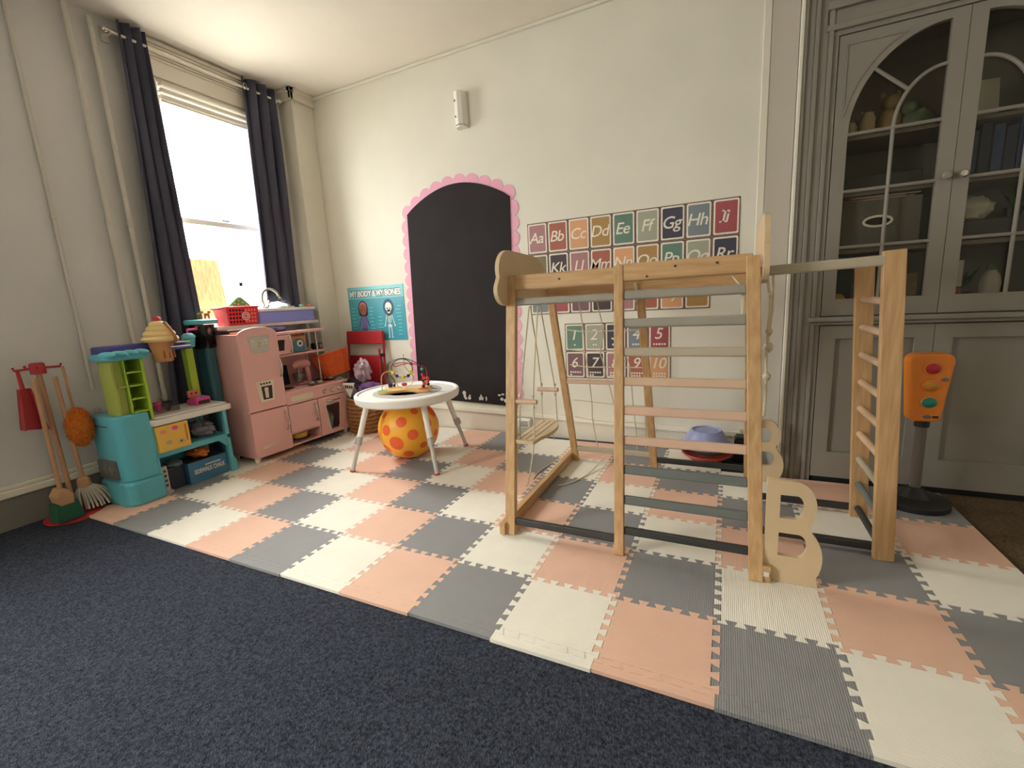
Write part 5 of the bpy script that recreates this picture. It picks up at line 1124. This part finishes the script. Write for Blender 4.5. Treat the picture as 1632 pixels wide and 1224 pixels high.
for i in range(NS):
    z = 1-2*(i+.5)/NS; th = ga*i; r_ = math.sqrt(1-z*z); d = Vector((r_*math.cos(th), r_*math.sin(th), z)); rad = rs_.choice((.024, .034, .042, .048))
    u = d.orthogonal().normalized(); v = d.cross(u); c_ = Vector((0, 0, RB)); R1 = RB+.0006; rings = []; vs = [c_+d*R1]; fs = []
    for k in (1, 2):
        aa = rad*k/2/RB
        for q in range(18): vs.append(c_+(d*math.cos(aa)+(u*math.cos(2*PI*q/18)+v*math.sin(2*PI*q/18))*math.sin(aa))*R1)
    for q in range(18): fs.append((0, 1+q, 1+(q+1) % 18)); fs.append((1+q, 19+q, 19+(q+1) % 18, 1+(q+1) % 18))
    MB().add(vs, fs).build('spot', 'ball_spot', bl2, smooth=True, fix=False)

# ------------------------------------------------------------------ corner: folding chair, baskets, soft toys
mat('chair_red', (176, 34, 42), .45)
ch = thing('folding_chair', 'red metal folding chair leaning folded against the back wall', 'folding chair', (-.345, 1.845, -.012))
def lean_y(z): return .01+.075*z/.81
for x in (-.195, .195): MB().tube([(x, lean_y(0)-.02, 0), (x, lean_y(.4), .4), (x, lean_y(.80), .80)], .010, 10).build('leg_tube', 'chair_red', ch, smooth=True)
for x in (-.170, .170): MB().tube([(x, -.01, 0), (x, .02, .40), (x, .045, .66)], .009, 10).build('rear_leg_tube', 'chair_red', ch, smooth=True)
MB().hexa([(-.20, .055, .70), (.20, .055, .70), (.20, .071, .70), (-.20, .071, .70)], [(-.20, .066, .812), (.20, .066, .812), (.20, .082, .812), (-.20, .082, .812)]).build('backrest', 'chair_red', ch, bevel=.006)
MB().hexa([(-.18, .010, .26), (.18, .010, .26), (.18, .028, .26), (-.18, .028, .26)], [(-.18, .042, .605), (.18, .042, .605), (.18, .060, .605), (-.18, .060, .605)]).build('seat', 'chair_red', ch, bevel=.006)
MB().box(.185, .212, .030, .058, .595, .622).build('hinge', 'black_plastic', ch, bevel=.003)
# woven floor basket
mat('wicker', (176, 124, 74), .75, noise_amt=.15, nscale=40); mat('wicker_dark', (140, 94, 54), .75)
wb = thing('woven_basket', 'round brown woven basket full of soft toys beside the kitchen', 'basket', (-.215, 1.705, 0))
MB().lathe([(.132, .004), (.132, .28), (.122, .28), (.122, .012), (0, .010)], 40).build('shell', 'wicker_dark', wb)
for k in range(18):
    z = .010+k*.0155; R_ = .130+.016*math.sin(PI*min(1, (z+.04)/.34))
    MB().tube([((R_+.0045*math.sin(i*PI*.75+k*PI))*math.cos(2*PI*i/48), (R_+.0045*math.sin(i*PI*.75+k*PI))*math.sin(2*PI*i/48), z+.003*math.sin(i*2.1+k)) for i in range(48)], .0095, 6, closed=True).build('coil', 'wicker' if k % 2 else 'wicker_dark', wb, smooth=True)
mat('plush_purple', (116, 76, 132), .9, noise_amt=.15, nscale=30); mat('plush_grey', (168, 156, 168), .9, noise_amt=.12, nscale=25); mat('plush_mauve', (150, 118, 140), .9, noise_amt=.15, nscale=25); mat('plush_dark', (62, 50, 66), .9)
def lump(nm, label, cat, c, r, m_, seed, l=.3):
    o = MB().ball((0, 0, 0), r, 26, 18, lump=l, seed=seed, fr=2.6).build(nm, m_, smooth=True); o.location = c; tag(o, label, cat); return o
lump('purple_plush', 'purple plush heaped at the right of the woven basket', 'plush toy', (-.145, 1.70, .345), (.10, .09, .055), 'plush_purple', 31)
lump('grey_plush', 'pale grey plush on the left rim of the woven basket', 'plush toy', (-.305, 1.655, .330), (.055, .055, .06), 'plush_grey', 32)
lump('mauve_plush', 'mauve plush squeezed under the orange basket', 'plush toy', (-.30, 1.73, .375), (.085, .085, .07), 'plush_dark', 33)
lump('silver_bag', 'crumpled pinkish-silver bag on top of the soft toys', 'bag', (-.235, 1.735, .485), (.065, .06, .095), mat('foil_pink', (196, 168, 182), .35), 34, .55)
fl = thing('pennant', 'white paper pennant with dark letters hanging over the woven basket', 'pennant', (-.245, 1.572, .305), -.1)
MB().prism([(-.075, .105), (.075, .115), (.005, -.01)], -.0015, .0015, 'xz').build('paper', 'card_white', fl)
for k in range(4): MB().box(-.040+k*.024, -.026+k*.024, -.0035, -.0015, .065, .090).build('letter_mark', 'kit_dark', fl)
# orange wicker basket, tipped
mat('orange_wicker', (222, 96, 40), .6, noise_amt=.1, nscale=30)
ob_ = thing('orange_basket', 'orange woven basket tipped over on top of the soft toys', 'basket', (-.455, 1.665, .462)); ob_.rotation_euler = (.10, -.22, 0)
MB().lathe([(0, .004), (.105, .004), (.138, .185), (.133, .185), (.100, .010), (0, .010)], 40).build('shell', 'orange_wicker', ob_, smooth=True)
for i in range(40):
    a = 2*PI*i/40; MB().tube([(.107*math.cos(a), .107*math.sin(a), .006), (.140*math.cos(a+.25), .140*math.sin(a+.25), .182)], .0042, 5).build('stave', 'orange_wicker', ob_)
MB().tube([(.139*math.cos(2*PI*i/40), .139*math.sin(2*PI*i/40), .186) for i in range(40)], .007, 8, closed=True).build('rim', 'orange_wicker', ob_, smooth=True)
MB().tube([(.107*math.cos(2*PI*i/40), .107*math.sin(2*PI*i/40), .007) for i in range(40)], .006, 8, closed=True).build('foot_ring', 'orange_wicker', ob_, smooth=True)
